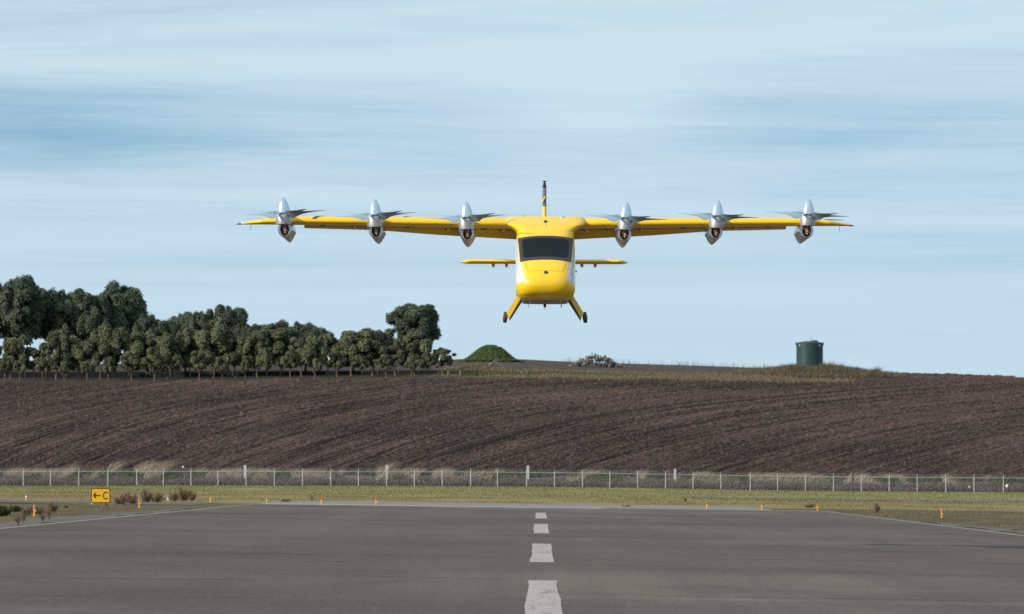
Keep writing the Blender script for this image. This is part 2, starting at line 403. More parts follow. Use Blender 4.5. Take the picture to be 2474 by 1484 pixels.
for (xa, ya, xb, yb, w, m_) in ((0.6, 106.5, 7.6, 104.0, 0.35, M_crack), (-5.0, 97, -0.4, 93.5, 0.3, M_crack), (-14.5, 163, 14.5, 160, 0.5, M_crack), (-9, 131, -5.2, 132.5, 0.5, M_crack), (-11.5, 196, -1.0, 199, 0.7, M_crack), (0.5, 168, 13, 166.5, 0.6, M_crack),
                               (3.0, 121, 14.3, 118, 0.25, M_tar), (-14, 117, -2, 119.5, 0.22, M_tar), (-13.5, 88, -4, 90, 0.2, M_tar), (1.5, 82.5, 6.5, 81, 0.2, M_crack), (-8, 76, -3.5, 77.5, 0.2, M_crack), (-14.6, 232, 14.6, 229, 0.8, M_tar), (4, 146, 14.4, 143, 0.35, M_crack), (-7, 108, -3.5, 110, 0.3, M_crack)):
    rr = []; nseg = 26; ph = random.uniform(0, 50); V_ = []
    for i in range(nseg + 1):
        t = i/nseg; X = xa + (xb-xa)*t; Y = ya + (yb-ya)*t + (float(vnoise(X, 0, 1.3, 1, int(ph))) - 0.5) * w * 4
        ww = w * (0.15 + float(vnoise(X, 3, 0.8, 1, int(ph)+3))) * min(1, 8*t, 8*(1-t)) * 0.5 + 0.01
        for q in (-1, 1): V_.append((X + cl(Y), Y + q*ww, -0.0133*(X + cl(Y)) + 0.0075))
    obj('crack_line', np_mesh('crack_line', np.array(V_), np.array([(2*i, 2*i+2, 2*i+3, 2*i+1) for i in range(nseg)]), [m_]), runway)
# gravel track through the grass on the far side
def Ht(X, Y): return H(X, Y)
obj('gravel_track', grid_mesh('gravel_track', np.arange(14, 95, 1.0), np.linspace(448, 470, 12), [M_gravel], 0.03), kind='structure')

# ploughed field
def field():
    xs = np.arange(-74, 82, 0.22); ys = np.concatenate([np.arange(652.5, 850, 0.30), np.arange(850, 974, 0.55)])
    XX, YY = np.meshgrid(xs, ys)
    G0, G1 = XX.copy(), YY.copy()
    XX = XX + (rng.random(XX.shape) - 0.5) * 0.11; YY = YY + (rng.random(XX.shape) - 0.5) * 0.12
    k = 0.315 + 0.0028 * XX; dy = YY - 750
    phi = XX - dy * k - dy ** 2 * 0.0004 + (vnoise(XX, YY, 30, 60, 3) - 0.5) * 1.2
    fine = np.sin(phi * 2 * math.pi / 0.92) * 0.075 * (0.35 + vnoise(XX, YY, 8, 20, 12))
    broad = (vnoise(phi, YY*0.02, 2.1, 1, 21) - 0.5) * 0.34 * (0.3 + 1.1*vnoise(XX, YY, 14, 40, 22)) + (vnoise(phi, YY*0.03, 0.8, 1, 23) - 0.5) * 0.26
    z = H(XX, YY) + fine + broad
    for p0, dep, ya, yb in ((-37, 0.55, 668, 790), (-52, 0.3, 690, 790), (-11.5, 0.25, 680, 800), (1.0, 0.28, 665, 760), (8.5, 0.55, 665, 815), (24, 0.30, 690, 830), (-46, 0.3, 700, 790), (33, 0.36, 668, 760), (40, 0.3, 690, 800), (16, 0.3, 700, 845), (-24, 0.25, 740, 840)):
        w = sstep(ya, ya+25, YY) * (1 - sstep(yb-25, yb, YY))
        z = z - 1.9*dep * w * np.exp(-((phi - p0) / 0.36) ** 2) + 0.8*dep * w * np.exp(-((phi - p0 - 0.9) / 0.5) ** 2)
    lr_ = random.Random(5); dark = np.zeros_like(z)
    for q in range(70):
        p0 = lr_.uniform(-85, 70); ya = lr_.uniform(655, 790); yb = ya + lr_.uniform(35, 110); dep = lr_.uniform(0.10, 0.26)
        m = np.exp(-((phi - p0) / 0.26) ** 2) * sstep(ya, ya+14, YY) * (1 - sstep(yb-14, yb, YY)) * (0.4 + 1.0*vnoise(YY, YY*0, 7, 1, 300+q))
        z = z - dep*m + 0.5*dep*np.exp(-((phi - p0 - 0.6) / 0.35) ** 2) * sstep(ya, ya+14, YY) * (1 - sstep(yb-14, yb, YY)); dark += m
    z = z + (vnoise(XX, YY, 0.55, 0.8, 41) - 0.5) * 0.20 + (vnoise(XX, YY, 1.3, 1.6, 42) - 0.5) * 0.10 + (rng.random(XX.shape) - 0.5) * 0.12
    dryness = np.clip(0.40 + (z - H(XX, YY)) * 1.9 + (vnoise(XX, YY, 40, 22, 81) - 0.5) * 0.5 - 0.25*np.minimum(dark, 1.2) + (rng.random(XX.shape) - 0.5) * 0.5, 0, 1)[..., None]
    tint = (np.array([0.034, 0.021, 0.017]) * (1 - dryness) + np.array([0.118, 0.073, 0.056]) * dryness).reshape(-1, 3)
    z = z + 0.10 - 0.45 * (1 - sstep(652.5, 654, YY))
    V = np.stack([XX, YY, z], -1).reshape(-1, 3); n = len(xs)
    yend = 849 + 130 * sstep(46.0, 55, G0) + (vnoise(G0, G0*0, 3, 1, 31) - 0.5) * 3
    ok = (G1 < yend)[:-1, :-1]
    i = np.arange((len(ys)-1)*n).reshape(len(ys)-1, n)[:, :-1][ok]
    F = np.stack([i, i+1, i+n+1, i+n], 1)
    used = np.unique(F); mp = np.zeros(len(V), dtype=np.int64); mp[used] = np.arange(len(used))
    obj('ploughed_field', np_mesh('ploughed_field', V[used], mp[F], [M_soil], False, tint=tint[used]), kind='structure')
field()

# ------------------------------------------------------------------ grass and weeds (stuff)
M_blade = tint_mat('grass_blades', 0.8, 0.25)
def pick(cols, n):
    c = np.array(cols, float)[rng.integers(0, len(cols), n)]
    return c * (0.75 + 0.5 * rng.random((n, 1)))
def blades(name, X, Y, h, w, lean, cols, base=H, label=None, kind='stuff', bend=0.5):
    n = len(X); Z = base(X, Y) - 0.03
    a = rng.random(n) * math.pi; ca, sa = np.cos(a) * w / 2, np.sin(a) * w / 2
    lx = lean[0] * h + rng.normal(0, lean[2], n) * h; ly = lean[1] * h + rng.normal(0, lean[2], n) * h
    P = np.zeros((n, 5, 3))
    P[:, 0] = np.stack([X - ca, Y - sa, Z], 1); P[:, 1] = np.stack([X + ca, Y + sa, Z], 1)
    mx, my, mz = X + lx * bend * 0.7, Y + ly * bend * 0.7, Z + h * 0.6
    P[:, 2] = np.stack([mx + ca*0.7, my + sa*0.7, mz], 1); P[:, 3] = np.stack([mx - ca*0.7, my - sa*0.7, mz], 1)
    P[:, 4] = np.stack([X + lx, Y + ly, Z + h], 1)
    i = np.arange(n) * 5
    t = np.repeat(pick(cols, n), 5, 0)
    me = np_mesh(name, P.reshape(-1, 3), [np.stack([i, i+1, i+2, i+3], 1), np.stack([i+3, i+2, i+4], 1)], [M_blade], False, tint=t)
    return obj(name, me, kind=kind, label=label)
TAN = [(0.31, 0.25, 0.185), (0.40, 0.335, 0.26), (0.22, 0.17, 0.125)]
GREY = [(0.13, 0.105, 0.097), (0.22, 0.18, 0.165), (0.075, 0.060, 0.056)]
GRN = [(0.05, 0.085, 0.025), (0.07, 0.11, 0.03), (0.04, 0.07, 0.022)]
LAWN = [(0.24, 0.215, 0.085), (0.175, 0.18, 0.06), (0.30, 0.25, 0.125), (0.11, 0.13, 0.042)]
DRYL = [(0.21, 0.155, 0.066), (0.235, 0.182, 0.075), (0.15, 0.105, 0.055), (0.165, 0.155, 0.05)]
def U(n, a, b): return a + (b - a) * rng.random(n)
n = 90000; Y = 400 + 237 * rng.random(n) ** 0.8; X = U(n, -62, 62)
m_ = vnoise(X, Y, 6, 30, 51) > 0.22; X, Y = X[m_], Y[m_]
blades('grass', X, Y, U(len(X), 0.05, 0.16), U(len(X), 0.03, 0.07), (0.1, 0, 0.3), LAWN, label='bright short grass on the verge below the fence')
n = 60000; Y = U(n, 353, 450); X = U(n, -50, 50)
m_ = vnoise(X, Y, 4, 14, 52) > 0.40; X, Y = X[m_], Y[m_]
blades('dry_grass', X, Y, U(len(X), 0.03, 0.13), U(len(X), 0.02, 0.05), (0.1, 0, 0.4), DRYL, label='patchy brown and olive grass beyond the runway end')
n = 60000; Y = U(n, 190, 350); s_ = np.sign(rng.random(n) - 0.5); X = s_ * U(n, 16.8, 45)
m_ = (vnoise(X, Y, 2.5, 9, 53) > 0.30) & ~((X < -15) & (Y > 289) & (Y < 314)); X, Y = X[m_], Y[m_]
blades('dry_grass', X, Y, U(len(X), 0.02, 0.12), U(len(X), 0.012, 0.03), (0.1, 0, 0.4), DRYL + [(0.10, 0.07, 0.045)], label='sparse dry grass on the dirt beside the runway')
# weedy bank behind the fence
n = 40000; Y = 640.3 + 5.5 * rng.random(n) ** 1.2; X = U(n, -62, 64)
blades('dry_brush', X, Y, U(n, 0.3, 0.8) * (0.6 + 0.8*vnoise(X, Y, 2.2, 9, 61)), U(n, 0.035, 0.07), (0.05, 0, 0.5), GREY, label='grey dead brush at the foot of the bank behind the fence')
n = 42000; Y = U(n, 643, 654); X = U(n, -62, 64)
m_ = vnoise(X, Y, 2.8, 8, 54)*0.6 + vnoise(X, Y, 0.9, 4, 62)*0.4 > 0.45; X, Y = X[m_], Y[m_]
blades('green_weeds', X, Y, U(len(X), 0.2, 0.6), U(len(X), 0.08, 0.17), (0.1, 0, 0.5), GRN, label='low green weeds along the bank behind the fence')
n = 44000; Y = U(n, 643.5, 656); X = U(n, -62, 64)
m_ = vnoise(X, Y, 9, 40, 63)*0.35 + vnoise(X, Y, 1.6, 20, 55) * 0.65 * (1.08 - 0.002 * X) > 0.525; X, Y = X[m_], Y[m_]
hh = U(len(X), 0.3, 0.95) * (1.0 + 1.0 * (vnoise(X, Y, 4, 40, 56) > 0.62) * (X < 5))
blades('tall_dry_grass', X, Y, hh, U(len(X), 0.03, 0.075), (1.05, 0, 0.35), TAN, label='tall pale dry grass bent by wind on the bank')
# strip on the brow of the hill
n = 60000; Y = U(n, 850, 891); X = U(n, -11, 50)
m_ = (vnoise(X, Y, 9, 9, 57) > 0.36); X2, Y2 = X[m_], Y[m_]
BRT = [(0.22, 0.16, 0.115), (0.28, 0.21, 0.155), (0.15, 0.11, 0.08), (0.11, 0.12, 0.045)]
blades('dry_grass', X2, Y2, U(len(X2), 0.2, 0.7), U(len(X2), 0.04, 0.09), (0.1, 0, 0.3), BRT, label='tan dry grass on the brow above the ploughed field')
m_ = (vnoise(X, Y, 7, 12, 58) > 0.62); X2, Y2 = X[m_], Y[m_]
blades('green_weeds', X2, Y2, U(len(X2), 0.15, 0.45), U(len(X2), 0.08, 0.18), (0.1, 0, 0.4), [(0.06, 0.10, 0.025), (0.09, 0.12, 0.03)], label='green weeds on the brow above the ploughed field')
n = 22000; a = rng.random(n)*2*math.pi; r_ = np.sqrt(rng.random(n)); X = 46.5 + r_*np.cos(a)*13; Y = 892 + r_*np.sin(a)*17
X, Y = X[Y > 851], Y[Y > 851]; n = len(X)
blades('dry_grass', X, Y, U(n, 0.4, 1.2), U(n, 0.04, 0.09), (0.12, 0, 0.25), [(0.17, 0.125, 0.09), (0.23, 0.17, 0.12), (0.12, 0.085, 0.065), (0.10, 0.11, 0.045)], label='tall brown grass covering the knoll round the water tank')
n = 5000; X = 46.5 + U(n, -6, 9); Y = U(n, 880, 890.5)
blades('tall_weeds', X, Y, U(n, 0.5, 1.5) * (0.5 + vnoise(X, Y, 1.5, 8, 66)), U(n, 0.04, 0.08), (0.1, 0, 0.25), [(0.17, 0.125, 0.09), (0.12, 0.085, 0.065), (0.10, 0.11, 0.05)], label='tallest brown weeds in front of the water tank')
n = 5000; X = U(n, -50, 30); Y = 850 + U(n, -1.0, 6) 
blades('green_weeds', X, Y, U(n, 0.08, 0.3), U(n, 0.05, 0.12), (0.1, 0, 0.4), [(0.06, 0.085, 0.025), (0.10, 0.09, 0.04)], label='thin grass line where the ploughed field meets the trees')
n = 420; X = np.concatenate([U(200, 27, 44), U(120, 8, 20), U(100, 18, 30)]); Y = U(n, 955, 961)
blades('tall_weeds', X, Y, U(n, 0.3, 1.1), U(n, 0.03, 0.05), (0.1, 0, 0.3), GREY, label='scattered tall weeds standing on the skyline')

# ------------------------------------------------------------------ trees
M_leaf = tint_mat('foliage', 0.7, 0.22, spec=0.25)
M_bark = var(mat('bark', (0.17, 0.125, 0.095), 0.95, spec=0.1), [((3, 3, 1), 5, 0.45, 0.7, (0.07, 0.05, 0.04), 0.8)])
M_bark_old = mat('dark_bark', (0.06, 0.048, 0.04), 0.95, spec=0.1)
def cards(P, size, aspect, droop, cols, out=None):
    """small hanging leaf sprays at P; out: direction each spray faces"""
    n = len(P); a = rng.random(n)*2*math.pi
    d = np.stack([np.cos(a), np.sin(a), np.zeros(n)], 1)                       # width direction
    u = np.stack([rng.normal(0, droop, n), rng.normal(0, droop, n), -np.ones(n)], 1)
    if out is not None:
        o = out + rng.normal(0, 0.45, (n, 3)); o /= np.linalg.norm(o, axis=1)[:, None]
        d = np.cross(o, u); d /= np.maximum(1e-6, np.linalg.norm(d, axis=1))[:, None]
        u = np.cross(d, o)
        u *= np.where(u[:, 2] > 0, -1, 1)[:, None]
    u /= np.linalg.norm(u, axis=1)[:, None]
    w = (size * (0.6 + 0.8*rng.random(n)))[:, None]; h = w * aspect
    V = np.stack([P - d*w/2, P + d*w/2, P + d*w*0.36 + u*h, P - d*w*0.36 + u*h], 1)
    t = pick(cols, n); t = np.repeat(t*0.6 + 0.4*t.mean(0), 4, 0)
    return V.reshape(-1, 3), np.arange(n*4).reshape(n, 4), t
def crown_mesh(name, w, h, n_lobes, n_leaf, size, cols, seed, shape='round'):
    """crown with base at 0, height h, width w: hanging tufts round many small boughs"""
    r = np.random.default_rng(seed); P = []; OUT = []; lob = []
    lean = r.uniform(-0.08, 0.08, 2) * w
    for k in range(n_lobes):
        tz = ((k + 0.5) / n_lobes) ** 0.8
        prof = math.sin(math.pi * min(1, 0.16 + 0.76 * tz)) ** 0.65 if shape == 'round' else math.sin(math.pi * min(1, 0.14 + 0.70*tz)) ** 0.7
        ang = k * 2.399 + r.uniform(-.6, .6); rad = w/2 * prof * r.uniform(0.35, 0.95)
        lr = w * r.uniform(0.08, 0.155)
        if r.random() < 0.30: rad *= 1.22; lr *= 0.62
        lob.append((rad*math.cos(ang) + lean[0]*tz, rad*math.sin(ang) + lean[1]*tz, h*(0.12 + 0.78*tz) + r.uniform(-.07, .07)*h, lr, lr * r.uniform(0.8, 2.0)))
    wts = np.array([l[3]**1.6 for l in lob]); wts /= wts.sum()
    tones = []
    for l, wt in zip(lob, wts):
        m = int(n_leaf * wt)
        v = r.normal(size=(m, 3)); v /= np.linalg.norm(v, axis=1)[:, None]
        rr = (0.50 + 0.55 * r.random(m) ** 0.7)[:, None]
        s_ = r.normal(size=(12, 3)); s_ /= np.linalg.norm(s_, axis=1)[:, None]
        keep = (v @ s_.T).max(1) > r.uniform(0.62, 0.95, m)
        v, rr = v[keep], rr[keep]
        p = v * rr * np.array([l[3], l[3], l[4]]) + np.array(l[:3])
        p[:, 2] -= 0.9 * l[4] * np.hypot(v[:, 0], v[:, 1]) * r.random(len(v)) ** 2
        P.append(p); OUT.append(v * np.array([1, 1, 0.8]) + np.array([0, 0, 0.25])); tones.append(np.full(len(p), r.uniform(0.62, 1.2)))
    P = np.concatenate(P); tones = np.concatenate(tones)
    V, F, t = cards(P, np.full(len(P), size), 1.9, 0.5, cols, np.concatenate(OUT))
    t = t * np.repeat(tones, 4)[:, None]
    return np_mesh(name, V, [F], [M_leaf], False, tint=t), lob
def trunk_mesh(name, ht, rad, lob, crown_z, seed, fork=True):
    r = random.Random(seed); b = MB()
    p0 = (0, 0, -0.3); p1 = (r.uniform(-.12, .12), r.uniform(-.1, .1), ht*0.5); p2 = (r.uniform(-.2, .2), r.uniform(-.2, .2), ht)
    b.tube([p0, (0, 0, 0.1), p1, p2], [rad*1.5, rad*1.15, rad*0.9, rad*0.7], 7)
    for l in lob[:7 if fork else 4]:
        q = (l[0]*0.8, l[1]*0.8, crown_z + l[2]); mid = (q[0]*0.45+p2[0]*0.5, q[1]*0.45+p2[1]*0.5, (q[2]+ht)/2 + 0.1)
        b.tube([p2, mid, q], [rad*0.55, rad*0.35, rad*0.12], 5)
    return b.mesh(name, M_bark, True)
C_YOUNG = [(0.172, 0.180, 0.092), (0.134, 0.155, 0.090), (0.215, 0.200, 0.098), (0.105, 0.134, 0.087)]
C_OLD = [(0.090, 0.130, 0.088), (0.070, 0.108, 0.082), (0.150, 0.155, 0.084), (0.110, 0.135, 0.083)]
young = []
for k in range(12):
    cm, lob = crown_mesh('crown', 1.0*3.4, 5.2, 30, 26000, 0.11, C_YOUNG, 100+k)
    young.append((cm, trunk_mesh('trunk', 1.6, 0.10, lob, 0.9, k), lob))
old = []
for k in range(7):
    cm, lob = crown_mesh('crown', 7.2, 10.0, 66, 80000, 0.155, C_OLD, 200+k, 'dome')
    old.append((cm, trunk_mesh('trunk', 3.6, 0.20, lob, 2.6, 50+k), lob)); old[-1][1].materials[0] = M_bark_old
ORD = ['first', 'second', 'third', 'fourth', 'fifth', 'sixth', 'seventh', 'eighth', 'ninth', 'tenth', 'eleventh', 'twelfth', 'thirteenth', 'fourteenth', 'fifteenth',
       'sixteenth', 'seventeenth', 'eighteenth', 'nineteenth', 'twentieth', 'twenty-first', 'twenty-second', 'twenty-third', 'twenty-fourth', 'twenty-fifth']
def tree(name, lib, k, pos, top_z, width, crown_frac, label, group, base_w, base_h, cz):
    cm, tm, lob = lib[k % len(lib)]
    ht = top_z - pos.z
    t = thing(name, label, 'tree', pos, (0, 0, random.uniform(0, 6.28)), group)
    cb = ht * crown_frac if ht > 9 else min(ht*0.33, random.uniform(1.15, 1.75))   # where the crown starts
    sxy, sz = width / base_w, (ht - cb) / base_h
    o = obj('crown', cm, t, (0, 0, cb)); o.scale = (sxy, sxy * random.uniform(0.9, 1.1), sz)
    o = obj('trunk', tm, t); o.scale = (min(1.2, sxy), min(1.2, sxy), cb / cz if cb > cz*0.5 else 0.6)
front = [(12,862,34),(47.5,868,36),(102,862,32),(155,872,26),(210,868,34),(261,862,30),(317.5,850,44),(372,840,48),(425,856,30),(481,846,40),(537,858,36),(592,868,24),(645.5,852,32),(701,842,44),(759,808,56),(814,848,42),(873.5,856,34),(933,856,42),(994,862,30),(1037,852,40)]
rear = [(25,816,74),(81,838,62),(135,797,78),(190,813,74),(242,785,80),(297,790,76),(352,796,84),(404,799,72),(458,788,78),(516,772,86),(568,806,74),(622,794,80),(676,793,86),(728,812,60),(789,803,66),(848,800,76),(899,795,84),(955,826,70),(1000,792,92),(1068,838,56)]
for i, (x, ty, w) in enumerate(front):
    Y = 857 + random.uniform(-1, 1); p = atY(x, Y)
    tree('pepper_tree', young, i, p, zat(ty, Y), w*1.05*random.uniform(0.9, 1.2)*Y/FOC, 0.20, f'small young tree with slender pale trunk, {ORD[i]} from the left in the front row', 'young trees in the front row', 3.4, 5.2, 1.6)
for i, (x, ty, w) in enumerate(rear):
    Y = 868 + random.uniform(-1, 1); p = atY(x, Y)
    tree('pepper_tree', young, i+3, p, zat(ty, Y), w*1.08*random.uniform(0.9, 1.15)*Y/FOC, 0.16, f'bushy young tree behind the front row, {ORD[i]} from the left in its row', 'young trees in the second row', 3.4, 5.2, 1.6)
bigs = [(-22,690,118,'huge dark old tree cut off by the left edge of the photo'),(42,668,120,'tallest dark old tree, with the pointed top at far left'),(118,696,112,'dark old tree between the tallest tree and the broad tree'),(178,700,96,'dark old tree just left of the broad round tree'),
        (226,714,90,'dark old tree filling the dip beside the broad round tree'),(278,690,128,'broad round old tree at the right end of the tallest clump'),(366,762,84,'dark tree just right of the tall clump, behind the rows'),(400,774,62,'small dark tree in the dip behind the rows'),
        (448,755,84,'dark domed tree left of the tall peaked tree'),(486,752,76,'dark tree touching the left side of the peaked tree'),(552,738,94,'tall peaked dark tree in the middle of the tree belt'),(614,783,60,'small dark tree right of the tall peaked tree'),
        (680,780,104,'broad low dark tree behind the middle of the rows'),(738,781,92,'dark tree just right of the broad low tree'),(772,790,60,'narrow dark tree before the lower part of the belt'),(853,801,80,'low dark tree between the dip and the lone tall tree'),(902,797,84,'dark tree left of the lone tall tree near the end of the belt'),
        (998,734,120,'lone tall spreading tree rising above the right end of the belt')]
for i, (x, ty, w, lab) in enumerate(bigs):
    Y = 893 + random.uniform(-4, 5); p = atY(x, Y); big = x < 330
    tree('old_tree', old, i, p, zat(ty, Y), w*1.10*Y/FOC, 0.37 if x < 150 else 0.30 if big else (0.42 if x > 950 else 0.18), lab, 'old trees behind the rows', 7.2, 10.0, 3.6)

# low dark cloth fence behind the rows
M_cloth = var(mat('dark_cloth', (0.018, 0.017, 0.021), 0.9, spec=0.1), [((1.5, 1.5, 3), 4, 0.5, 0.7, (0.035, 0.032, 0.034), 0.6)])
CY = 876.0; xs = np.linspace(-80, -6.2, 90)
cf = thing('cloth_fence', 'low dark cloth fence stretched behind the trunks of the tree rows', 'fence', (0, CY, 0))
tops = np.array([zat(np.interp(x*FOC/CY+CX, [0, 600, 1140], [899, 897, 895.5]), CY) for x in xs]) + (vnoise(xs, xs*0, 1.6, 1, 91) - 0.5)*0.08
bots = H(xs, xs*0+CY) - 0.15
yo = (vnoise(xs, xs*0, 1.2, 1, 92) - 0.5) * 0.12
V = np.concatenate([np.stack([xs, yo, bots], 1), np.stack([xs, yo, tops], 1), np.stack([xs, yo+0.03, tops], 1), np.stack([xs, yo+0.03, bots], 1)]); i = np.arange(89)
obj('cloth', np_mesh('cloth', V, [np.concatenate([np.stack([i+a*90, i+1+a*90, i+1+(a+1)*90, i+(a+1)*90], 1) for a in range(3)])], [M_cloth]), cf)
b = MB(); b.tube([(0, 0, -0.2), (0, 0, 1.0)], 0.035, 6); pmx = b.mesh('post', M_wood_ := mat('grey_stake', (0.16, 0.13, 0.10), 0.9))
for x in np.arange(-79, -6.2, 3.1): obj('post', pmx, cf, (x, -0.12, float(np.interp(x, xs, tops)) - 0.95))

# ------------------------------------------------------------------ hilltop things
M_tank = var(mat('tank_green', (0.022, 0.050, 0.050), 0.5, spec=0.3), [((2, 2, 0.6), 5, 0.5, 0.75, (0.045, 0.078, 0.072), 0.6)])
M_white = mat('white_paint', (0.72, 0.72, 0.70), 0.5)
M_dark = mat('dark_metal', (0.03, 0.03, 0.032), 0.5)
tp = Vector((atY(1955.5, 893).x, 893, 0)); tp.z = zat(889, 893)
tank = thing('water_tank', 'dark green round water tank standing on the grassy knoll', 'water tank', tp)
tr, thh = 32.3*893/FOC, (889-830)*893/FOC
b = MB(); prof = [(tr*0.99, -0.6)]
for k in range(9): prof += [(tr, thh*k/9+0.02), (tr*1.0, thh*(k+0.86)/9), (tr*0.998, thh*(k+0.93)/9)]
b.lathe(prof + [(tr, thh)], 40); b.build('shell', M_tank, tank, True)
b = MB(); b.lathe([(tr*1.015, thh), (tr*1.015, thh+0.06), (tr*0.8, thh+0.18), (tr*0.4, thh+0.33), (0.05, thh+0.38)], 40); b.build('roof', M_tank, tank, True)
b = MB(); b.lathe([(0.5, thh+0.18), (0.5, thh+0.42), (0.42, thh+0.46), (0.05, thh+0.48)], 20, (0.75, -0.3, 0)); b.build('hatch', M_tank, tank, True)
b = MB(); b.tube([(0.22, 0, thh+0.3), (0.22, 0, thh+0.75)], 0.025, 6); b.lathe([(0.03, 0), (0.07, 0.05), (0.07, 0.1), (0.02, 0.14)], 8, (0.22, 0, thh+0.72)); b.build('vent_pipe', M_dark, tank)
for s in (-1, 1):
    b = MB(); b.box(s*tr-0.10, s*tr+0.10, -0.12, 0.12, thh-0.3, thh+0.16); b.build('lifting_lug', M_tank, tank)
b = MB(); b.box(-tr*0.82, -tr*0.74, -tr*0.66, -tr*0.60, thh-0.42, thh-0.2); b.build('inlet_plate', M_white, tank)
b = MB(); b.box(tr*0.60, tr*0.75, -tr*0.76, -tr*0.68, thh-0.36, thh-0.24); b.build('outlet_plate', M_white, tank)

# grass-covered earth mound on the skyline
M_mound = var(mat('mound_earth', (0.07, 0.085, 0.034), 0.95, spec=0.1), [((0.7, 0.7, 0.7), 5, 0.45, 0.65, (0.12, 0.085, 0.055), 0.8)])
mp_ = atY(1186, 948); mound = thing('earth_mound', 'rounded earth mound overgrown with green weeds on the skyline', 'mound', mp_)
mw, mh = 76*948/FOC, zat(835, 948) - mp_.z
def mound_z(x, y):
    r_ = np.sqrt((x/mw)**2 + (y/(mw*0.8))**2) * (1.0 + 0.12*(vnoise(x, y, 1.5, 1.5, 71)-0.5)) + 0.06*x/mw
    return mh * np.where(r_ < 1.0, (1 - sstep(0.10, 1.0, np.abs(r_))), 0) 
xs = np.linspace(-mw*1.05, mw*1.05, 60); XX, YY = np.meshgrid(xs, xs)
ZZ = mound_z(XX, YY) + (vnoise(XX, YY, 0.5, 0.5, 72) - 0.5)*0.15 - 0.12
V = np.stack([XX, YY, ZZ], -1).reshape(-1, 3); i = np.arange(59*60).reshape(59, 60)[:, :-1].ravel()
obj('earth', np_mesh('earth', V, np.stack([i, i+1, i+61, i+60], 1), [M_mound], True), mound)
n = 9000; X = U(n, -mw, mw); Y = U(n, -mw*0.8, mw*0.4); Z = mound_z(X, Y); k = (Z > 0.05) & (vnoise(X, Y, 1.1, 1.1, 73) > 0.25); 
Vc, Fc, tc_ = cards(np.stack([X, Y, Z + 0.12], 1)[k], np.full(k.sum(), 0.16), 1.0, 1.0, [(0.08, 0.155, 0.045), (0.105, 0.18, 0.055), (0.065, 0.115, 0.04), (0.13, 0.145, 0.06)])
o = obj('weed_cover', np_mesh('weed_cover', Vc, [Fc], [M_leaf], False, tint=tc_), mound); o['kind'] = 'stuff'

# rock pile
M_rock = [var(mat('rock', c, 0.9, spec=0.2), [((3, 3, 3), 5, 0.45, 0.7, (0.12, 0.10, 0.09), 0.6)]) for c in ((0.15, 0.138, 0.13), (0.10, 0.088, 0.08), (0.20, 0.187, 0.178))]
def rock_mesh(seed, m):
    r = random.Random(seed); bm = bmesh.new(); bmesh.ops.create_icosphere(bm, subdivisions=1, radius=1.0)
    for v in bm.verts: v.co = Vector((v.co.x*r.uniform(.8, 1.2), v.co.y*r.uniform(.8, 1.2), v.co.z*r.uniform(.7, 1.1))) * r.uniform(0.75, 1.15)
    me = bpy.data.meshes.new('rock'); bm.to_mesh(me); bm.free(); me.materials.append(m); return me
rocks = [rock_mesh(k, M_rock[k % 3]) for k in range(9)]
rp = atY(1438, 930); pile = thing('rock_pile', 'long heap of pale loose boulders on the skyline', 'rock pile', rp)
rw, rh = 62*930/FOC, zat(853, 930) - rp.z
for k in range(190):
    x = random.uniform(-1, 1); y = random.uniform(-1, 0.6); hmax = rh * max(0, 1 - abs(x) ** 1.9) * (0.82 + 0.25*random.random())
    z = hmax * (1 - abs(y)*0.75) if k < 120 else hmax * random.uniform(0.0, 0.9)
    sr = random.uniform(0.17, 0.36)
    o = obj('rock', rocks[k % 9], pile, (x*rw, y*1.6, max(0.02, z - sr*0.6)), (random.uniform(0, 6), random.uniform(0, 6), random.uniform(0, 6)))
    o.scale = (sr*random.uniform(1, 1.35), sr, sr*random.uniform(0.7, 1))
# pale rubble by the earth bank
cp = ghit(1206, 886, 860, 930)
b = MB(); b.add([(-1.1, -.3, -.25), (.9, -.35, -.35), (1.0, .3, -.3), (-1.0, .35, -.2), (-1.05, -.3, .25), (.85, -.3, .2), (.9, .25, .22), (-.95, .3, .3)], [(0,3,2,1),(4,5,6,7),(0,1,5,4),(1,2,6,5),(2,3,7,6),(3,0,4,7)])
b.build('concrete_slab', M_rock[2], None, loc=cp + Vector((0, 0, 0.35)), rot=(0, 0.42, 0.3), label='long pale concrete slab tipped on the bank below the mound', cat='concrete slab')
obj('concrete_lump', rocks[2], None, atY(1186, cp.y) + Vector((0, 0, 0.3)), (0.4, 0.2, 1), label='white broken concrete lump left of the tipped slab', cat='rubble').scale = (0.55, 0.4, 0.42)
obj('concrete_lump', rocks[5], None, ghit(1178, 906, 852, 900) + Vector((0, 0, 0.1)), (0.4, 0.2, 1), label='small white lump lying in grass near the field corner', cat='rubble').scale = (0.28, 0.2, 0.15)
M_wood = var(mat('old_wood', (0.14, 0.10, 0.075), 0.9), [((8, 8, 1), 4, 0.45, 0.7, (0.07, 0.05, 0.04), 0.7)])
for xD, yD, hD, wd, lab in ((1083, 912, 16, 0.2, 'stout brown stump post left of the dirt bank'), (1112, 911, 17, 0.2, 'stout brown stump post nearest the dirt bank')):
    p = ghit(xD, yD, 851, 900); hh = hD*p.y/FOC
    b = MB(); b.tube([(0, 0, -.2), (0.02, 0, hh*0.5), (0, 0, hh)], [wd, wd*0.9, wd*0.95], 9); b.build('wooden_post', M_wood, None, True, loc=p, label=lab, cat='post', group='stump posts at the end of the tree belt')
p = ghit(1143, 893, 880, 940); b = MB(); b.tube([(0, 0, -.2), (0, 0, 1.1)], [0.12, 0.10], 8); b.build('wooden_post', M_dark, None, loc=p, label='dark thin post standing on the dirt bank below the mound', cat='post')
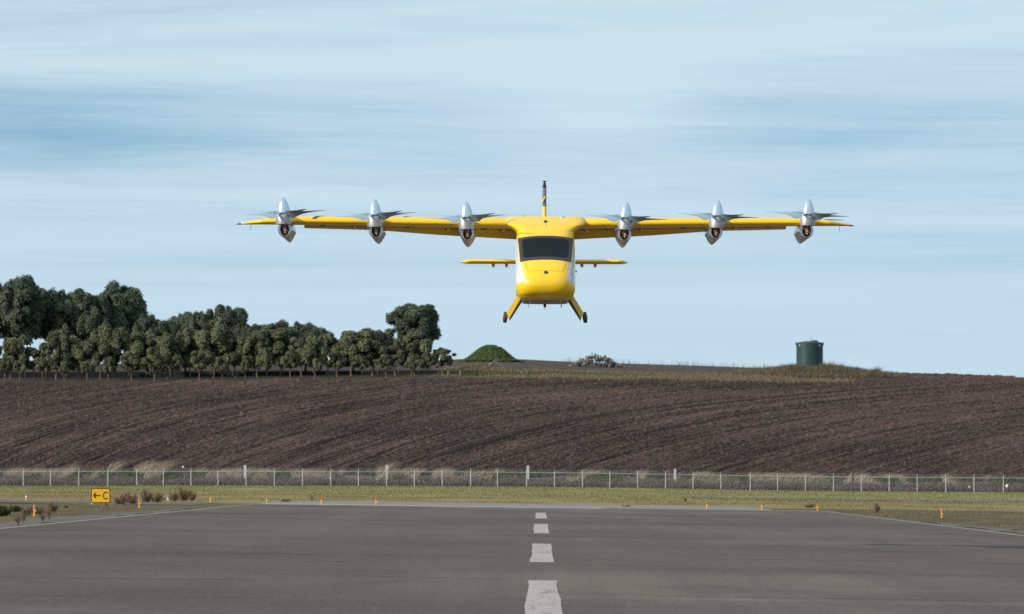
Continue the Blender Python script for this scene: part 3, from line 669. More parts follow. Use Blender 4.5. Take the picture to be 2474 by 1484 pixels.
p = atY(1845, 957); b = MB(); b.tube([(0, 0, -.2), (0, 0, 0.75)], 0.05, 8); b.build('fence_post', M_dark, None, loc=p, label='tiny lone post on the skyline left of the water tank', cat='post')

# ------------------------------------------------------------------ chain link fence
M_galv = mat('galvanised_steel', (0.42, 0.42, 0.42), 0.5, 0.3)
FY = 639.0
fence = thing('chain_link_fence', 'long galvanised chain link fence with barbed wire at the foot of the field', 'fence', (0, FY, 0))
px_ = [57,123,191,261,331,395,462,527,595,663,731,799,866,934,1001,1068,1137,1202,1272,1339,1407,1473,1540,1607,1674,1741,1812,1878,1945,2013,2080,2147,2215,2284,2352,2423]
px_ = [57-68*k for k in range(3, 0, -1)] + px_ + [2423+68*k for k in range(1, 4)]
pm = MB(); pm.tube([(0, 0, -0.15), (0, 0, 1.65)], 0.052, 8); pm.tube([(0, 0, 1.65), (0, 0, 1.95)], [0.035, 0.022], 6); pmesh = pm.mesh('post', M_galv, True)
fx = [(x - CX)*FY/FOC for x in px_]
for x in fx:
    o = obj('post', pmesh, fence, (x, 0, float(H(x, FY)))); o.scale = (1, 1, random.uniform(0.98, 1.03)); o.rotation_euler = (0, random.uniform(-.015, .015), 0)
zf_ = [float(H(x, FY)) for x in fx]
b = MB(); b.tube([(x, 0, z+1.58) for x, z in zip(fx, zf_)], 0.034, 6); b.build('top_rail', M_galv, fence, True)
for k, zz in enumerate((1.70, 1.80, 1.90)):
    b = MB(); b.tube([(x, 0.02, z+zz) for x, z in zip(fx, zf_)], 0.006, 4); b.build('barbed_wire', M_galv, fence)
def chain_mesh():
    V = []; n = 0
    x0, x1 = fx[0], fx[-1]; step = 0.09; hh = 1.56
    xs = np.arange(x0, x1, step); wv = 0.0022
    Q = []
    for s in (-1, 1):
        a = np.stack([xs, np.full_like(xs, 0.03 + 0.004*s), np.interp(xs, fx, zf_) + 0.03], 1)
        c = np.stack([xs + s*hh*0.9, a[:, 1], np.interp(xs + s*hh*0.9, fx, zf_) + hh], 1)
        d = np.array([wv, 0, 0]); Q.append(np.stack([a-d, a+d, c+d, c-d], 1))
    Q = np.concatenate(Q); return np_mesh('wire_mesh', Q.reshape(-1, 3), [np.arange(len(Q)*4).reshape(-1, 4)], [M_galv])
o = obj('wire_mesh', chain_mesh(), fence); o['kind'] = 'stuff'
# marker posts and litter beyond the fence
M_post_w = var(mat('white_post', (0.55, 0.55, 0.53), 0.7), [((20, 20, 4), 4, 0.5, 0.7, (0.35, 0.34, 0.32), 0.6)])
for xD, t_, b_, wD, lab, m_ in ((592, 1124, 1154, 6, 'leftmost white marker post rising behind the fence rail', M_post_w), (934.5, 1124, 1153, 5.5, 'white marker post behind the fence, second from the left', M_post_w), (1275, 1125, 1157, 5.5, 'white marker post behind the fence nearest the runway centreline', M_post_w), (1630, 1133, 1162, 5, 'rightmost and shortest white marker post behind the fence', M_post_w),
                          (2060, 1146, 1174, 5, 'dark post behind the fence right of the white markers', M_dark), (2441, 1152, 1174, 5.5, 'dark post behind the fence at the right edge', M_dark)):
    Y = 645.0; X = (xD-CX)*Y/FOC; w = wD*Y/FOC/2
    b = MB(); b.box(-w, w, -0.05, 0.05, float(H(X, Y))-0.2, zat(t_, Y)); b.build('marker_post', m_, None, loc=(X, Y, 0), rot=(0, random.uniform(-.02, .02)*0, 0.1), label=lab, cat='post', group='marker posts behind the fence')
for xD, yD, s, lab in ((443, 1129, 0.16, 'small white scrap on the field edge above the left weeds'), (2341, 1177, 0.20, 'round white scrap caught in weeds behind the fence'), (2431, 1174, 0.26, 'upright white plastic scrap in the weeds by the right dark post'), (2425, 1184, 0.22, 'white plastic scrap lying low beneath the upright scrap'), (798, 1156, 0.12, 'tiny white scrap in the green weeds behind the fence')):
    Y = 641.5 if yD > 1150 else 656; X = (xD-CX)*Y/FOC
    o = obj('plastic_scrap', rocks[(int(xD)) % 9].copy(), None, (X, Y, zat(yD, Y)), (0.3, 0.5, xD), label=lab, cat='litter', group='white litter along the fence')
    o.data.materials.clear(); o.data.materials.append(M_white); o.scale = (s*0.7, s*0.4, s)

# ------------------------------------------------------------------ bushes
M_twig = mat('twig', (0.10, 0.07, 0.05), 0.9)
C_BR = [(0.19, 0.115, 0.07), (0.25, 0.155, 0.095), (0.11, 0.068, 0.045), (0.21, 0.15, 0.09)]
def bush_meshes(seed, cols, w, h, n_leaf, bare=0.0, lsize=0.035):
    r = np.random.default_rng(seed); b = MB(); ends = []
    for k in range(26):
        a = r.uniform(0, 6.28); t = r.uniform(0.05, 1) ** 0.6; q = Vector((math.cos(a)*w/2*t, math.sin(a)*w/2*t, h*(r.uniform(0.6, 1.0) if bare > 0.2 else r.uniform(0.28, 1.0))*(1-0.30*t)))
        b.tube([(0, 0, -0.03), (q.x*0.4, q.y*0.4, q.z*0.5), q], [0.010, 0.007, 0.003], 4, False); ends.append(q)
    E = np.array([tuple(e) for e in ends]); m = r.integers(0, len(E), n_leaf); t = (bare + (1-bare)*r.random(n_leaf)**0.7)[:, None]
    if bare < 0.2:
        E2 = E[m]; P = E2*np.concatenate([t**0.6, t**0.6, t], 1) + r.normal(0, 0.038, (n_leaf, 3))*w
    else:
        P = E[m]*np.concatenate([t**1.3, t**1.3, t], 1) + r.normal(0, 0.05, (n_leaf, 3))*w
    P[:, 2] = np.maximum(P[:, 2], 0.03)
    V, F, tt = cards(P, np.full(n_leaf, lsize*0.8), 3.2, 0.9, cols)
    V[:, 2] = np.maximum(V[:, 2], 0.0)
    return b.mesh('twigs', M_twig), np_mesh('foliage', V, [F], [M_leaf], False, tint=tt)
dry = [bush_meshes(300+k, C_BR, 1.0, 0.8, 1700, 0.05, 0.026) for k in range(4)]
bare = [bush_meshes(320+k, C_BR, 0.8, 1.0, 620, 0.45, 0.026) for k in range(3)]
green = [bush_meshes(340, [(0.05, 0.085, 0.018), (0.09, 0.115, 0.02), (0.03, 0.05, 0.012)], 1.0, 1.0, 3200, 0.05, 0.04)]
rust = [bush_meshes(350, [(0.25, 0.13, 0.05), (0.20, 0.11, 0.05)], 1.0, 1.6, 1500, 0.05, 0.05)]
def bush(lib, k, xD, yD, wD, hD, lab, y0=60, y1=640, cat='bush', group=None, base=(1.0, 0.8)):
    p = ghit(xD, yD, y0, y1); s = p.y/FOC
    t = thing('shrub', lab, cat, p, (0, 0, k*1.3), group)
    a, f = lib[k % len(lib)]
    for nm, me in (('twigs', a), ('foliage', f)):
        o = obj(nm, me, t); o.scale = (wD*s/base[0], wD*s/base[0], hD*s/base[1])
G_ = 'dry bushes beside the taxiway sign'
bush(green, 0, 4, 1247, 50, 36, 'dark green leafy bush at the left edge by the runway', base=(1, 1))
bush(green, 0, 40, 1236, 34, 20, 'low green and brown bush right of the leafy green bush', base=(1, 1))
bush(dry, 0, 66, 1243, 40, 28, 'brown bush just left of the nearest yellow light post', group=G_)
bush(dry, 1, 96, 1243, 30, 26, 'brown bush just right of the nearest yellow light post', group=G_)
bush(dry, 2, 127, 1236, 40, 26, 'dark brown bush left of the yellow sign', group=G_)
bush(bare, 0, 45, 1268, 26, 28, 'bare forked weed on the asphalt, nearest the left edge', base=(0.8, 1.0))
bush(bare, 1, 57, 1264, 22, 34, 'bare weed growing between two other bare weeds on the asphalt', base=(0.8, 1.0))
bush(bare, 2, 103, 1261, 24, 28, 'bare dark stemmed weed on the asphalt below the brown bushes', base=(0.8, 1.0))
bush(bare, 0, 120, 1256, 20, 36, 'tall thin bare weed on the asphalt, nearest the sign', base=(0.8, 1.0))
for k, (x, y, w, h, lab) in enumerate(((292, 1218, 28, 24, 'dry brown bush just right of the yellow sign'), (318, 1217, 30, 22, 'dry brown bush left of the second yellow light post'), (352, 1215, 30, 24, 'dark dry bush right of the second yellow light post'),
                                       (378, 1213, 32, 22, 'broad dry bush just left of the blue topped post'), (420, 1210, 20, 22, 'small dry bush right of the blue topped post'), (444, 1209, 30, 26, 'tall dry bush at the right end of the bush row'), (462, 1209, 20, 18, 'low dry bush ending the bush row'))):
    bush(dry, k, x, y, w*1.45, h*1.5, lab, group=G_)
bush(dry, 3, 258, 1221, 10, 8, 'tiny dry tuft below the yellow sign')
bush(dry, 1, 160, 1228, 18, 12, 'tiny dry tuft left of the yellow sign')
bush(dry, 2, 2117, 1238, 23, 26, 'lone dark brown bush on the grass right of the runway')
bush(dry, 0, 1955, 1226, 34, 12, 'low rusty weeds left of the last runway end light')
bush(dry, 1, 690, 1212, 34, 9, 'low rusty weeds beside the left runway end light')
bush(bare, 1, 753, 1212, 9, 17, 'thin brown weed stalk left of the second end light', base=(0.8, 1.0))
bush(bare, 2, 1655, 1215, 12, 18, 'thin pale weed stalk on the verge right of the centreline', base=(0.8, 1.0))
bush(dry, 3, 1512, 1224, 28, 5, 'flat dead weeds growing from a crack past the painted bar')
p = atY(1481, 641); t = thing('shrub', 'orange brown dead shrub against the fence', 'bush', p)
for nm, me in zip(('twigs', 'foliage'), rust[0]):
    o = obj(nm, me, t); o.scale = (0.62, 0.5, 0.7)

# ------------------------------------------------------------------ lights on yellow posts
M_yel = mat('yellow_post', (0.66, 0.34, 0.02), 0.5); M_redl = mat('red_lens', (0.45, 0.07, 0.03), 0.35); M_orl = mat('amber_lens', (0.65, 0.20, 0.03), 0.35)
M_bluel = mat('blue_lens', (0.03, 0.20, 0.42), 0.35); M_band = mat('white_band', (0.75, 0.75, 0.74), 0.5)
def light_post(pos, lens, lab, blue=False, group=None):
    t = thing('runway_light', lab, 'runway light', pos, (0, random.uniform(-.03, .03), 0), group)
    w = 0.036 if not blue else 0.05
    b = MB(); b.lathe([(0.065, -0.02), (0.065, 0.010), (0.04, 0.02), (w*0.8, 0.04), (w, 0.08), (w, 0.25), (w*1.25, 0.26), (w*1.25, 0.28), (w*0.9, 0.285)], 14); b.build('post', M_yel, t, True)
    r_ = 0.042 if not blue else 0.062
    b = MB(); b.lathe([(r_*0.8, 0.282), (r_, 0.30), (r_, 0.34), (r_*0.8, 0.37), (r_*0.3, 0.385)], 14); b.build('lens', lens, t, True)
    if blue: b = MB(); b.lathe([(w+0.004, 0.17), (w+0.006, 0.175), (w+0.006, 0.225), (w+0.004, 0.23)], 14); b.build('reflective_band', M_band, t, True)
    else: b = MB(); b.box(w*0.6, w*1.5, -0.035, 0.0, 0.16, 0.19); b.build('clip', M_band, t)
gE = 'yellow runway edge light posts'
for xD, Y, lens, lab in ((84, 211, M_orl, 'yellow light post with amber top among brown bushes at far left'), (337, 266, M_orl, 'yellow light post with amber top in bushes right of the sign'), (509, 321, M_redl, 'yellow light post with dark red top on the far left dirt'),
                         (645, 315, M_redl, 'yellow end light post at the left runway corner'), (777, 315, M_redl, 'yellow end light post, middle one of the left three'), (909, 315, M_redl, 'yellow end light post nearest the centreline on the left half'),
                         (1707, 315, M_redl, 'yellow end light post nearest the centreline on the right half'), (1840, 315, M_redl, 'yellow end light post, middle one of the right three'), (1974, 315, M_redl, 'yellow end light post at the right runway corner'),
                         (2274, 268, M_orl, 'yellow light post with amber top standing alone at far right')):
    light_post(atY(xD, Y), lens, lab, False, gE)
light_post(atY(407, 314), M_bluel, 'blue topped yellow light post right of the bush row', True, 'blue taxiway lights')
light_post(atY(64, 314), M_bluel, 'blue topped yellow light post behind the weeds at far left', True, 'blue taxiway lights')

# ------------------------------------------------------------------ taxiway sign
M_sign = mat('sign_face', (0.72, 0.40, 0.01), 0.4); M_blk = mat('sign_black', (0.012, 0.010, 0.010), 0.5)
sp_ = atY(243.3, 285); K = 0.000795
sign = thing('taxiway_sign', 'yellow taxiway sign with black arrow and letter C', 'sign', sp_)
def sx(px): return (px - 1265) * K
def sz(py): return 0.80 - (py - 370) * K
zt_, zb_ = sz(370), sz(1250); xl, xr = sx(680), sx(1850); fw = 0.030
b = MB(); b.box(xl, xr, 0.0, 0.22, zb_, zt_); b.build('cabinet', M_blk, sign)
b = MB()
b.box(xl, xr, -0.02, -0.002, zt_-fw, zt_); b.box(xl, xr, -0.02, -0.002, zb_, zb_+fw); b.box(xl, xl+fw, -0.02, -0.002, zb_+fw, zt_-fw); b.box(xr-fw, xr, -0.02, -0.002, zb_+fw, zt_-fw); b.build('frame', M_blk, sign)
b = MB(); b.box(xl+fw, xr-fw, -0.010, -0.003, zb_+fw, zt_-fw); b.build('panel', M_sign, sign)
def stroke(b, pts, w, y0=-0.014, y1=-0.0095):
    for i in range(len(pts)-1):
        a, c = Vector(pts[i]), Vector(pts[i+1]); d = (c-a).normalized(); nn = Vector((-d.y, d.x))*w/2; e = d*w*0.25
        q = [a-nn-e, c-nn+e, c+nn+e, a+nn-e]
        b.add([(v.x, y0 - 0.0004*(i % 2), v.y) for v in q] + [(v.x, y1, v.y) for v in q], [(0,1,2,3),(7,6,5,4),(0,4,5,1),(1,5,6,2),(2,6,7,3),(3,7,4,0)])
b = MB(); stroke(b, [(sx(900), sz(810)), (sx(1255), sz(810))], 0.060); stroke(b, [(sx(975), sz(665)), (sx(850), sz(810)), (sx(965), sz(955))], 0.066, -0.015); b.build('arrow', M_blk, sign)
b = MB(); pts = []
for k in range(25):
    t = R(44) + R(272)*k/24
    pts.append((sx(1590 + 150*math.cos(t)*(1.0)), sz(815 - 205*math.sin(t))))
stroke(b, pts, 0.055); b.build('letter_c', M_blk, sign)
for px0 in (735, 1775):
    b = MB(); b.lathe([(0.05, -0.02), (0.05, 0.01), (0.028, 0.02), (0.032, 0.05), (0.022, 0.06), (0.030, zb_-0.001)], 12, (sx(px0), 0.10, 0.03)); b.build('leg', M_white, sign, True)
b = MB(); b.box(xl-0.25, xr+0.25, -0.18, 0.5, -0.12, 0.028); b.build('concrete_pad', M_concrete, sign)

# ------------------------------------------------------------------ aircraft
D0 = 141.45
M_y = mat('yellow_paint', (0.88, 0.55, 0.008), 0.30, spec=0.5, coat=0.5)
var(M_y, [((0.7, 0.7, 0.7), 3, 0.4, 0.7, (0.86, 0.52, 0.008), 0.5)])
M_wh = mat('white_aircraft_paint', (0.66, 0.65, 0.635), 0.28, coat=0.5)
M_glass = mat('tinted_glass', (0.005, 0.006, 0.007), 0.08, spec=0.14)
M_frame = mat('glazing_frame', (0.040, 0.032, 0.042), 0.35, spec=0.3)
M_sil = mat('silver_paint', (0.55, 0.66, 0.76), 0.22, 0.65, coat=0.4)
M_boom = mat('polished_shell', (0.46, 0.47, 0.50), 0.22, 0.9)
M_alu = var(mat('brushed_aluminium', (0.47, 0.47, 0.48), 0.42, 0.75), [((3, 3, 40), 4, 0.45, 0.7, (0.36, 0.36, 0.38), 0.5)])
M_bladem = mat('blade_paint', (0.30, 0.40, 0.48), 0.30, 0.35)
M_belly = var(mat('belly_grey', (0.33, 0.28, 0.25), 0.5), [((2, 0.6, 2), 4, 0.45, 0.7, (0.42, 0.36, 0.31), 0.6)])
M_rub = var(mat('rubber', (0.055, 0.048, 0.043), 0.8), [((20, 20, 20), 3, 0.5, 0.7, (0.09, 0.075, 0.065), 0.6)])
M_char = mat('charcoal_paint', (0.035, 0.033, 0.036), 0.35)
M_or = mat('orange_cable', (0.50, 0.11, 0.02), 0.5); M_brass = mat('brass_fitting', (0.13, 0.09, 0.045), 0.5, 0.5); M_void = mat('dark_cavity', (0.012, 0.011, 0.010), 0.8)
M_seam = mat('panel_seam', (0.28, 0.15, 0.01), 0.6)
org = Vector(((1316.5-CX)*D0/FOC, D0, EYE + (HY-780)*D0/FOC))
air = thing('electric_aircraft', 'yellow six-rotor electric aircraft hovering over the runway', 'aircraft', org, (0, 0.0027, 0))
def L(xD, yD, y):
    d = D0 + y; return Vector(((xD-CX)*d/FOC - org.x, y, (HY-yD)*d/FOC + EYE - org.z))

# fuselage: stacked plan sections
ZK = np.array([0.49, 0.510, 0.545, 0.615, 0.726, 0.873, 1.022, 1.225, 1.433, 1.746, 2.061, 2.188, 2.274, 2.36, 2.45, 2.53, 2.57])
YF = np.array([-1.86, -2.00, -2.12, -2.23, -2.32, -2.35, -2.31, -2.12, -1.83, -1.38, -0.94, -0.76, -0.62, -0.46, -0.28, -0.06, 0.14])
WK = np.array([0.50, 0.57, 0.625, 0.675, 0.703, 0.712, 0.715, 0.716, 0.716, 0.716, 0.700, 0.70, 0.80, 0.95, 0.95, 0.93, 0.88])
LK = np.array([0.45, 0.50, 0.56, 0.62, 0.68, 0.74, 0.80, 0.86, 0.90, 0.88, 0.78, 0.66, 0.58, 0.50, 0.44, 0.36, 0.28])
YB = np.array([1.55, 1.60, 1.75, 2.00, 2.5, 3.0, 3.5, 4.1, 4.5, 4.7, 4.6, 4.3, 4.1, 3.8, 3.3, 2.7, 2.2])
NP = np.interp(np.arange(0, 3, 0.01), [0, 0.6, 1.0, 1.6, 2.2, 2.6], [3.0, 3.2, 3.1, 2.9, 3.4, 4.2])
def smooth_interp(z, ZK, K):
    r_ = 0.025 if K is WK else min(0.11, 0.03 + max(0, z-0.49))
    zz = np.linspace(z-r_, z+r_, 9); return float(np.mean(np.interp(zz, ZK, K)))
def par(z): return [smooth_interp(z, ZK, K) for K in (YF, WK, LK, YB)] + [float(np.interp(z, np.arange(0, 3, 0.01), NP))]
def front_y(x, z):
    yf, w, l, yb, n = par(z); u = min(1, abs(x)/w)
    return yf + l*(1 - max(0, 1 - u**n)**(1/n))
zs = np.concatenate([np.linspace(0.49, 0.61, 14), np.linspace(0.62, 2.57, 152)])
rings = []
for z in zs:
    yf, w, l, yb, n = par(z); half = []
    for k in range(46):
        t = math.pi/2*k/45; half.append((w*math.sin(t)**(2/n), yf + l*(1-math.cos(t)**(2/n))))
    for y in np.linspace(yf+l, 1.1, 14)[1:]: half.append((w, y))
    for k in range(1, 19):
        t = k/18; half.append((w*max(0.03, (1-t**1.7)) if z > 0.9 else w*max(0.2, (1-t**2.6)), 1.1 + (yb-1.1)*t))
    rings.append(half)
nh = len(rings[0]); V = []
for z, h in zip(zs, rings):
    V += [(x, y, z) for x, y in h] + [(-x, y, z) for x, y in h[::-1]]
V = np.array(V); m2 = 2*nh; nz = len(zs)
F = []; MI = []
for i in range(nz-1):
    for k in range(m2):
        k2 = (k+1) % m2
        F.append((i*m2+k, i*m2+k2, (i+1)*m2+k2, (i+1)*m2+k))
        c = (V[i*m2+k] + V[(i+1)*m2+k2])/2
        z = c[2]; ax = abs(c[0]); yf, w, l, yb, n = par(z)
        side = c[1] > yf + l*0.93
        bot = 0.885 + 0.10*sstep(0.64, 0.44, ax)
        wht = (z > bot and z < 1.40 and ax > 0.575 - (1.37-z)*0.22) or (side and z > 0.60 and z < 1.40 and c[1] < 3.9) or (z >= 1.40 and z < 2.08 and ax > 0.605 + (z-1.433)/0.6*0.055 + 0.022 and c[1] < 3.9)
        MI.append(1 if wht else 0)
cap0 = list(range(m2))[::-1]; cap1 = [(nz-1)*m2+k for k in range(m2)]
me = bpy.data.meshes.new('fuselage'); me.from_pydata([tuple(v) for v in V], [], F + [cap0, cap1])
for m_ in (M_y, M_wh, M_belly): me.materials.append(m_)
me.polygons.foreach_set('material_index', np.array(MI + [2, 0], dtype=np.int32)); me.polygons.foreach_set('use_smooth', np.array([True]*len(MI) + [False, False]))
bm = bmesh.new(); bm.from_mesh(me); bmesh.ops.remove_doubles(bm, verts=bm.verts, dist=0.0005); bmesh.ops.recalc_face_normals(bm, faces=bm.faces); bm.to_mesh(me); bm.free()
fus = obj('fuselage', me, air)

def patch(name, zlo, zhi, xl_, xr_, off, m_, parent, nx=48, nz_=28, corner=0.0):
    """panel that follows the nose: zlo(x), zhi(x), xl(z) .. bounds"""
    rowsF, rowsB = [], []
    for j in range(nz_+1):
        rf, rb = [], []
        tv = j/nz_
        for i in range(nx+1):
            u = i/nx*2-1
            # rounded corners: shrink the width near the ends
            e = 1.0
            if corner:
                dv = min(tv, 1-tv)*(zhi(0)-zlo(0))
                if dv < corner: e = 1 - (corner - math.sqrt(max(0, corner**2-(corner-dv)**2)))/0.55
            zm = zlo(0) + (zhi(0)-zlo(0))*tv
            x = (xl_(zm) + (xr_(zm)-xl_(zm))*(u+1)/2)*e
            z = zlo(x) + (zhi(x)-zlo(x))*tv
            y = front_y(x, z); rf.append((x, y-off, z+off*0.3)); rb.append((x, y+0.02, z))
        rowsF.append(rf); rowsB.append(rb)
    b = MB(); n = nx+1
    Vf = [p for r in rowsF for p in r]; Vb = [p for r in rowsB for p in r]; o_ = len(Vf); Fq = []
    for j in range(nz_):
        for i in range(nx): Fq.append((j*n+i, j*n+i+1, (j+1)*n+i+1, (j+1)*n+i))
    rim = [i for i in range(n)] + [j*n+nx for j in range(1, nz_+1)] + [nz_*n+i for i in range(nx-1, -1, -1)] + [j*n for j in range(nz_-1, 0, -1)]
    for a, c in zip(rim, rim[1:]+rim[:1]): Fq.append((a, a+o_, c+o_, c))
    b.add(Vf+Vb, Fq); return b.build(name, m_, parent, True)
wlo = lambda x: 1.459 - 0.055*(abs(x)/0.6)**2.2
whi = lambda x: 2.067 - 0.05*(abs(x)/0.62)**2.2
wx = lambda z: 0.605 + (z-1.433)/0.6*0.055
ws = patch('windscreen', wlo, whi, lambda z: -wx(z), wx, 0.006, M_frame, air)
patch('glass_pane', lambda x: wlo(x)+0.085, lambda x: whi(x)-0.06, lambda z: -(wx(z)-0.085), lambda z: wx(z)-0.085, 0.011, M_glass, ws, corner=0.05)
for xq in (-0.34, -0.17, 0.0, 0.17, 0.34):
    z = wlo(xq)+0.05; b = MB(); b.lathe([(0.010, -0.004), (0.010, 0.004), (0.005, 0.006)], 8, (xq, front_y(xq, z)-0.012, z), Matrix.Rotation(R(90), 3, 'X')); b.build('screw', M_brass, ws)
# bonnet seam
sp2 = [(x_, z_ - 0.072) for x_, z_ in ((-0.49, 1.50), (-0.47, 1.42), (-0.44, 1.30), (-0.425, 1.265), (-0.39, 1.245), (-0.2, 1.25), (0, 1.258), (0.2, 1.25), (0.39, 1.245), (0.425, 1.265), (0.44, 1.30), (0.47, 1.42), (0.49, 1.50))]
pts = []
for (a, c) in zip(sp2, sp2[1:]):
    for k in range(6): pts.append((a[0]+(c[0]-a[0])*k/6, a[1]+(c[1]-a[1])*k/6))
b = MB(); b.tube([(x, front_y(x, z)-0.001, z) for x, z in pts], 0.0045, 5); b.build('bonnet_seam', M_seam, air)
Rx = Matrix.Rotation(R(90), 3, 'X')
def button(name, x, z, r_, m_, d=0.02, parent=air):
    b = MB(); b.lathe([(r_, -0.02), (r_, d*0.6), (r_*0.8, d), (r_*0.3, d*1.05)], 18, (x, front_y(x, z), z), Rx); return b.build(name, m_, parent, True)
cam_ = button('nose_camera', 0.0, 1.130, 0.05, M_char)
b = MB(); b.lathe([(0.028, 0), (0.02, 0.012), (0.004, 0.014)], 14, (0.012, front_y(0, 1.130)-0.02, 1.125), Rx); b.build('lens', M_brass, cam_, True)
rs = button('roof_sensor', 0.0, 2.428, 0.042, M_char, 0.05)
b = MB(); b.tube([(0, front_y(0, 2.428)-0.05, 2.40), (0, front_y(0, 2.31)-0.04, 2.31)], 0.006, 6); b.build('probe', M_wh, rs)
b = MB(); b.lathe([(0.075, 0), (0.07, 0.03), (0.045, 0.055), (0.01, 0.065)], 20, (0.405, 0.02, 2.525)); b.build('antenna_dome', M_sil, air, True)
b = MB(); b.tube([(-0.50, 0.0, 2.50), (-0.50, 0.03, 2.60)], 0.006, 6); b.build('whip_antenna', M_char, air)
for s in (-1, 1): b = MB(); b.lathe([(0.014, -0.01), (0.014, 0.006), (0.008, 0.008)], 10, (s*0.62, front_y(0.62, 1.10), 1.10), Rx); b.build('static_port', M_char, air)
sc_ = L(1388, 656, -0.9); b = MB(); b.tube([(sc_.x-0.08, -0.9, sc_.z), (sc_.x-0.0, -0.9, sc_.z)], [0.022, 0.016], 8); o1 = b.build('side_camera', M_y, air, True)
b = MB(); b.box(sc_.x, sc_.x+0.045, -0.94, -0.86, sc_.z-0.022, sc_.z+0.028); b.build('lens_housing', M_char, o1)
# belly probes
for x, y, l_, r_, m_ in ((-0.36, -1.75, 0.07, 0.012, M_wh), (0.36, -1.75, 0.06, 0.012, M_wh), (0, -1.7, 0.04, 0.02, M_brass), (-0.40, 1.2, 0.10, 0.006, M_char), (0.40, 1.2, 0.10, 0.012, M_char), (0.0, 1.3, 0.09, 0.035, M_brass), (0.0, 1.3, 0.16, 0.005, M_char)):
    b = MB(); b.lathe([(r_*0.5, 0.495-l_), (r_, 0.495-l_*0.7), (r_, 0.495)], 10, (x, y, 0)); b.build('belly_antenna', m_, air, True)

# wing
def wing_sec(x):
    ax = abs(x); tip = 7.42
    c = np.interp(ax, [0, 1.0, 6.2, 6.9, tip], [1.75, 1.65, 1.15, 0.9, 0.28])
    yle = np.interp(ax, [0, 0.7, 1.2, 6.2, 6.9, tip], [0.12, 0.12, 0.02, 0.06, 0.20, 0.62])
    zt = np.interp(ax, [0, 0.9, 5.6, 6.3, 6.7, 7.0, 7.25, tip], [2.565, 2.57, 2.585, 2.575, 2.545, 2.50, 2.455, 2.42])
    zl = np.interp(ax, [0, 0.9, 2.6, 4.1, 6.3, tip], [2.28, 2.29, 2.315, 2.345, 2.37, 2.385])
    return c, yle, zt, zl
def wing_pt(x, u):
    """u in [-1,1]: -1 trailing edge below, 0 leading edge, 1 trailing edge above"""
    c, yle, zt, zl = wing_sec(x); s = abs(u)**1.9
    yt = 5*(0.2969*math.sqrt(s) - 0.126*s - 0.3516*s*s + 0.2843*s**3 - 0.1036*s**4)/0.5
    zm = zl + (zt-zl)*0.42
    z = zm + (zt-zm)*yt if u > 0 else zm - (zm-zl)*yt**0.8
    if u > 0: z -= 0.10*(zt-zl)*max(0, s-0.35)/0.65
    d = 1 + (yle + s*c)/D0
    return Vector((x, yle + s*c, z))
us = np.linspace(-1, 1, 41)
xs = sorted(set([round(v, 3) for v in np.concatenate([np.linspace(-7.42, -6.2, 22), np.linspace(-6.2, 6.2, 64), np.linspace(6.2, 7.42, 22)])]))
b = MB(); b.loft([[tuple(wing_pt(x, u)) for u in us[:-1]] for x in xs]); wing = b.build('wing', M_y, air, True)
# tip caps and position lights
M_gl = mat('green_lens', (0.05, 0.45, 0.30), 0.2, emit=(0.15, 0.9, 0.55), emit_s=1.6); M_rl = mat('red_position_lens', (0.6, 0.02, 0.02), 0.2, emit=(1.0, 0.10, 0.08), emit_s=0.9)
for s, m_ in ((-1, M_gl), (1, M_rl)):
    p = wing_pt(s*7.40, 0.0); c = MB()
    c.loft([[(s*7.40, 0.70+0.17*math.cos(t), 2.402+0.024*math.sin(t)) for t in np.linspace(0, 2*math.pi, 13)[:-1]], [(s*7.44, 0.74+0.12*math.cos(t), 2.400+0.018*math.sin(t)) for t in np.linspace(0, 2*math.pi, 13)[:-1]], [(s*7.52, 0.80+0.02*math.cos(t), 2.392+0.004*math.sin(t)) for t in np.linspace(0, 2*math.pi, 13)[:-1]]])
    tc2 = c.build('wingtip_cap', M_char, air, True)
    b = MB(); b.lathe([(0.030, -0.02), (0.030, 0.0), (0.022, 0.022), (0.005, 0.030)], 12, (s*7.345, wing_pt(s*7.345, 0).y, 2.425), Rx); b.build('position_light', m_, tc2, True)
    b = MB(); b.tube([(s*7.16, 1.0, 2.40), (s*7.17, 1.05, 2.27)], 0.005, 5); b.build('static_wick', M_char, air)
# flaps, drooped
def flap(xa, xb):
    b = MB(); rr = []
    for x in np.linspace(xa, xb, 8):
        c, yle, zt, zl = wing_sec(x); ax = abs(x)
        drop = np.interp(ax, [0.7, 1.9, 2.6, 4.1, 6.0], [0.215, 0.175, 0.150, 0.075, 0.055])
        y0 = yle + c*0.70; z0 = zl + 0.005; y1 = y0 + drop*1.05 + 0.10
        rr.append([(x, y0, z0-0.012), (x, y0+0.03, z0+0.07), (x, y1+0.02, z0-drop+0.012), (x, y1, z0-drop)])
    b.loft(rr); return b.build('flap', M_y, air)
for s in (-1, 1):
    for a, c in ((0.70, 1.72), (2.08, 3.92), (4.28, 5.86)):
        flap(s*a, s*c)
    for ax in (1.02, 2.35, 4.62):
        c, yle, zt, zl = wing_sec(ax)
        b = MB(); b.box(s*ax-0.035, s*ax+0.035, yle+c*0.42, yle+c*0.72, zl-0.055, zl+0.02); br = b.build('flap_bracket', M_y, air)
        b = MB(); b.box(s*ax-0.085, s*ax-0.037, yle+c*0.40, yle+c*0.50, zl-0.045, zl-0.030); b.build('linkage', M_char, br)
    for ax in (1.48, 3.35, 5.4):
        c, yle, zt, zl = wing_sec(ax); b = MB(); b.box(s*ax-0.06, s*ax+0.06, yle+c*0.38, yle+c*0.48, zl-0.022, zl+0.02); b.build('drain_slot', M_char, air)
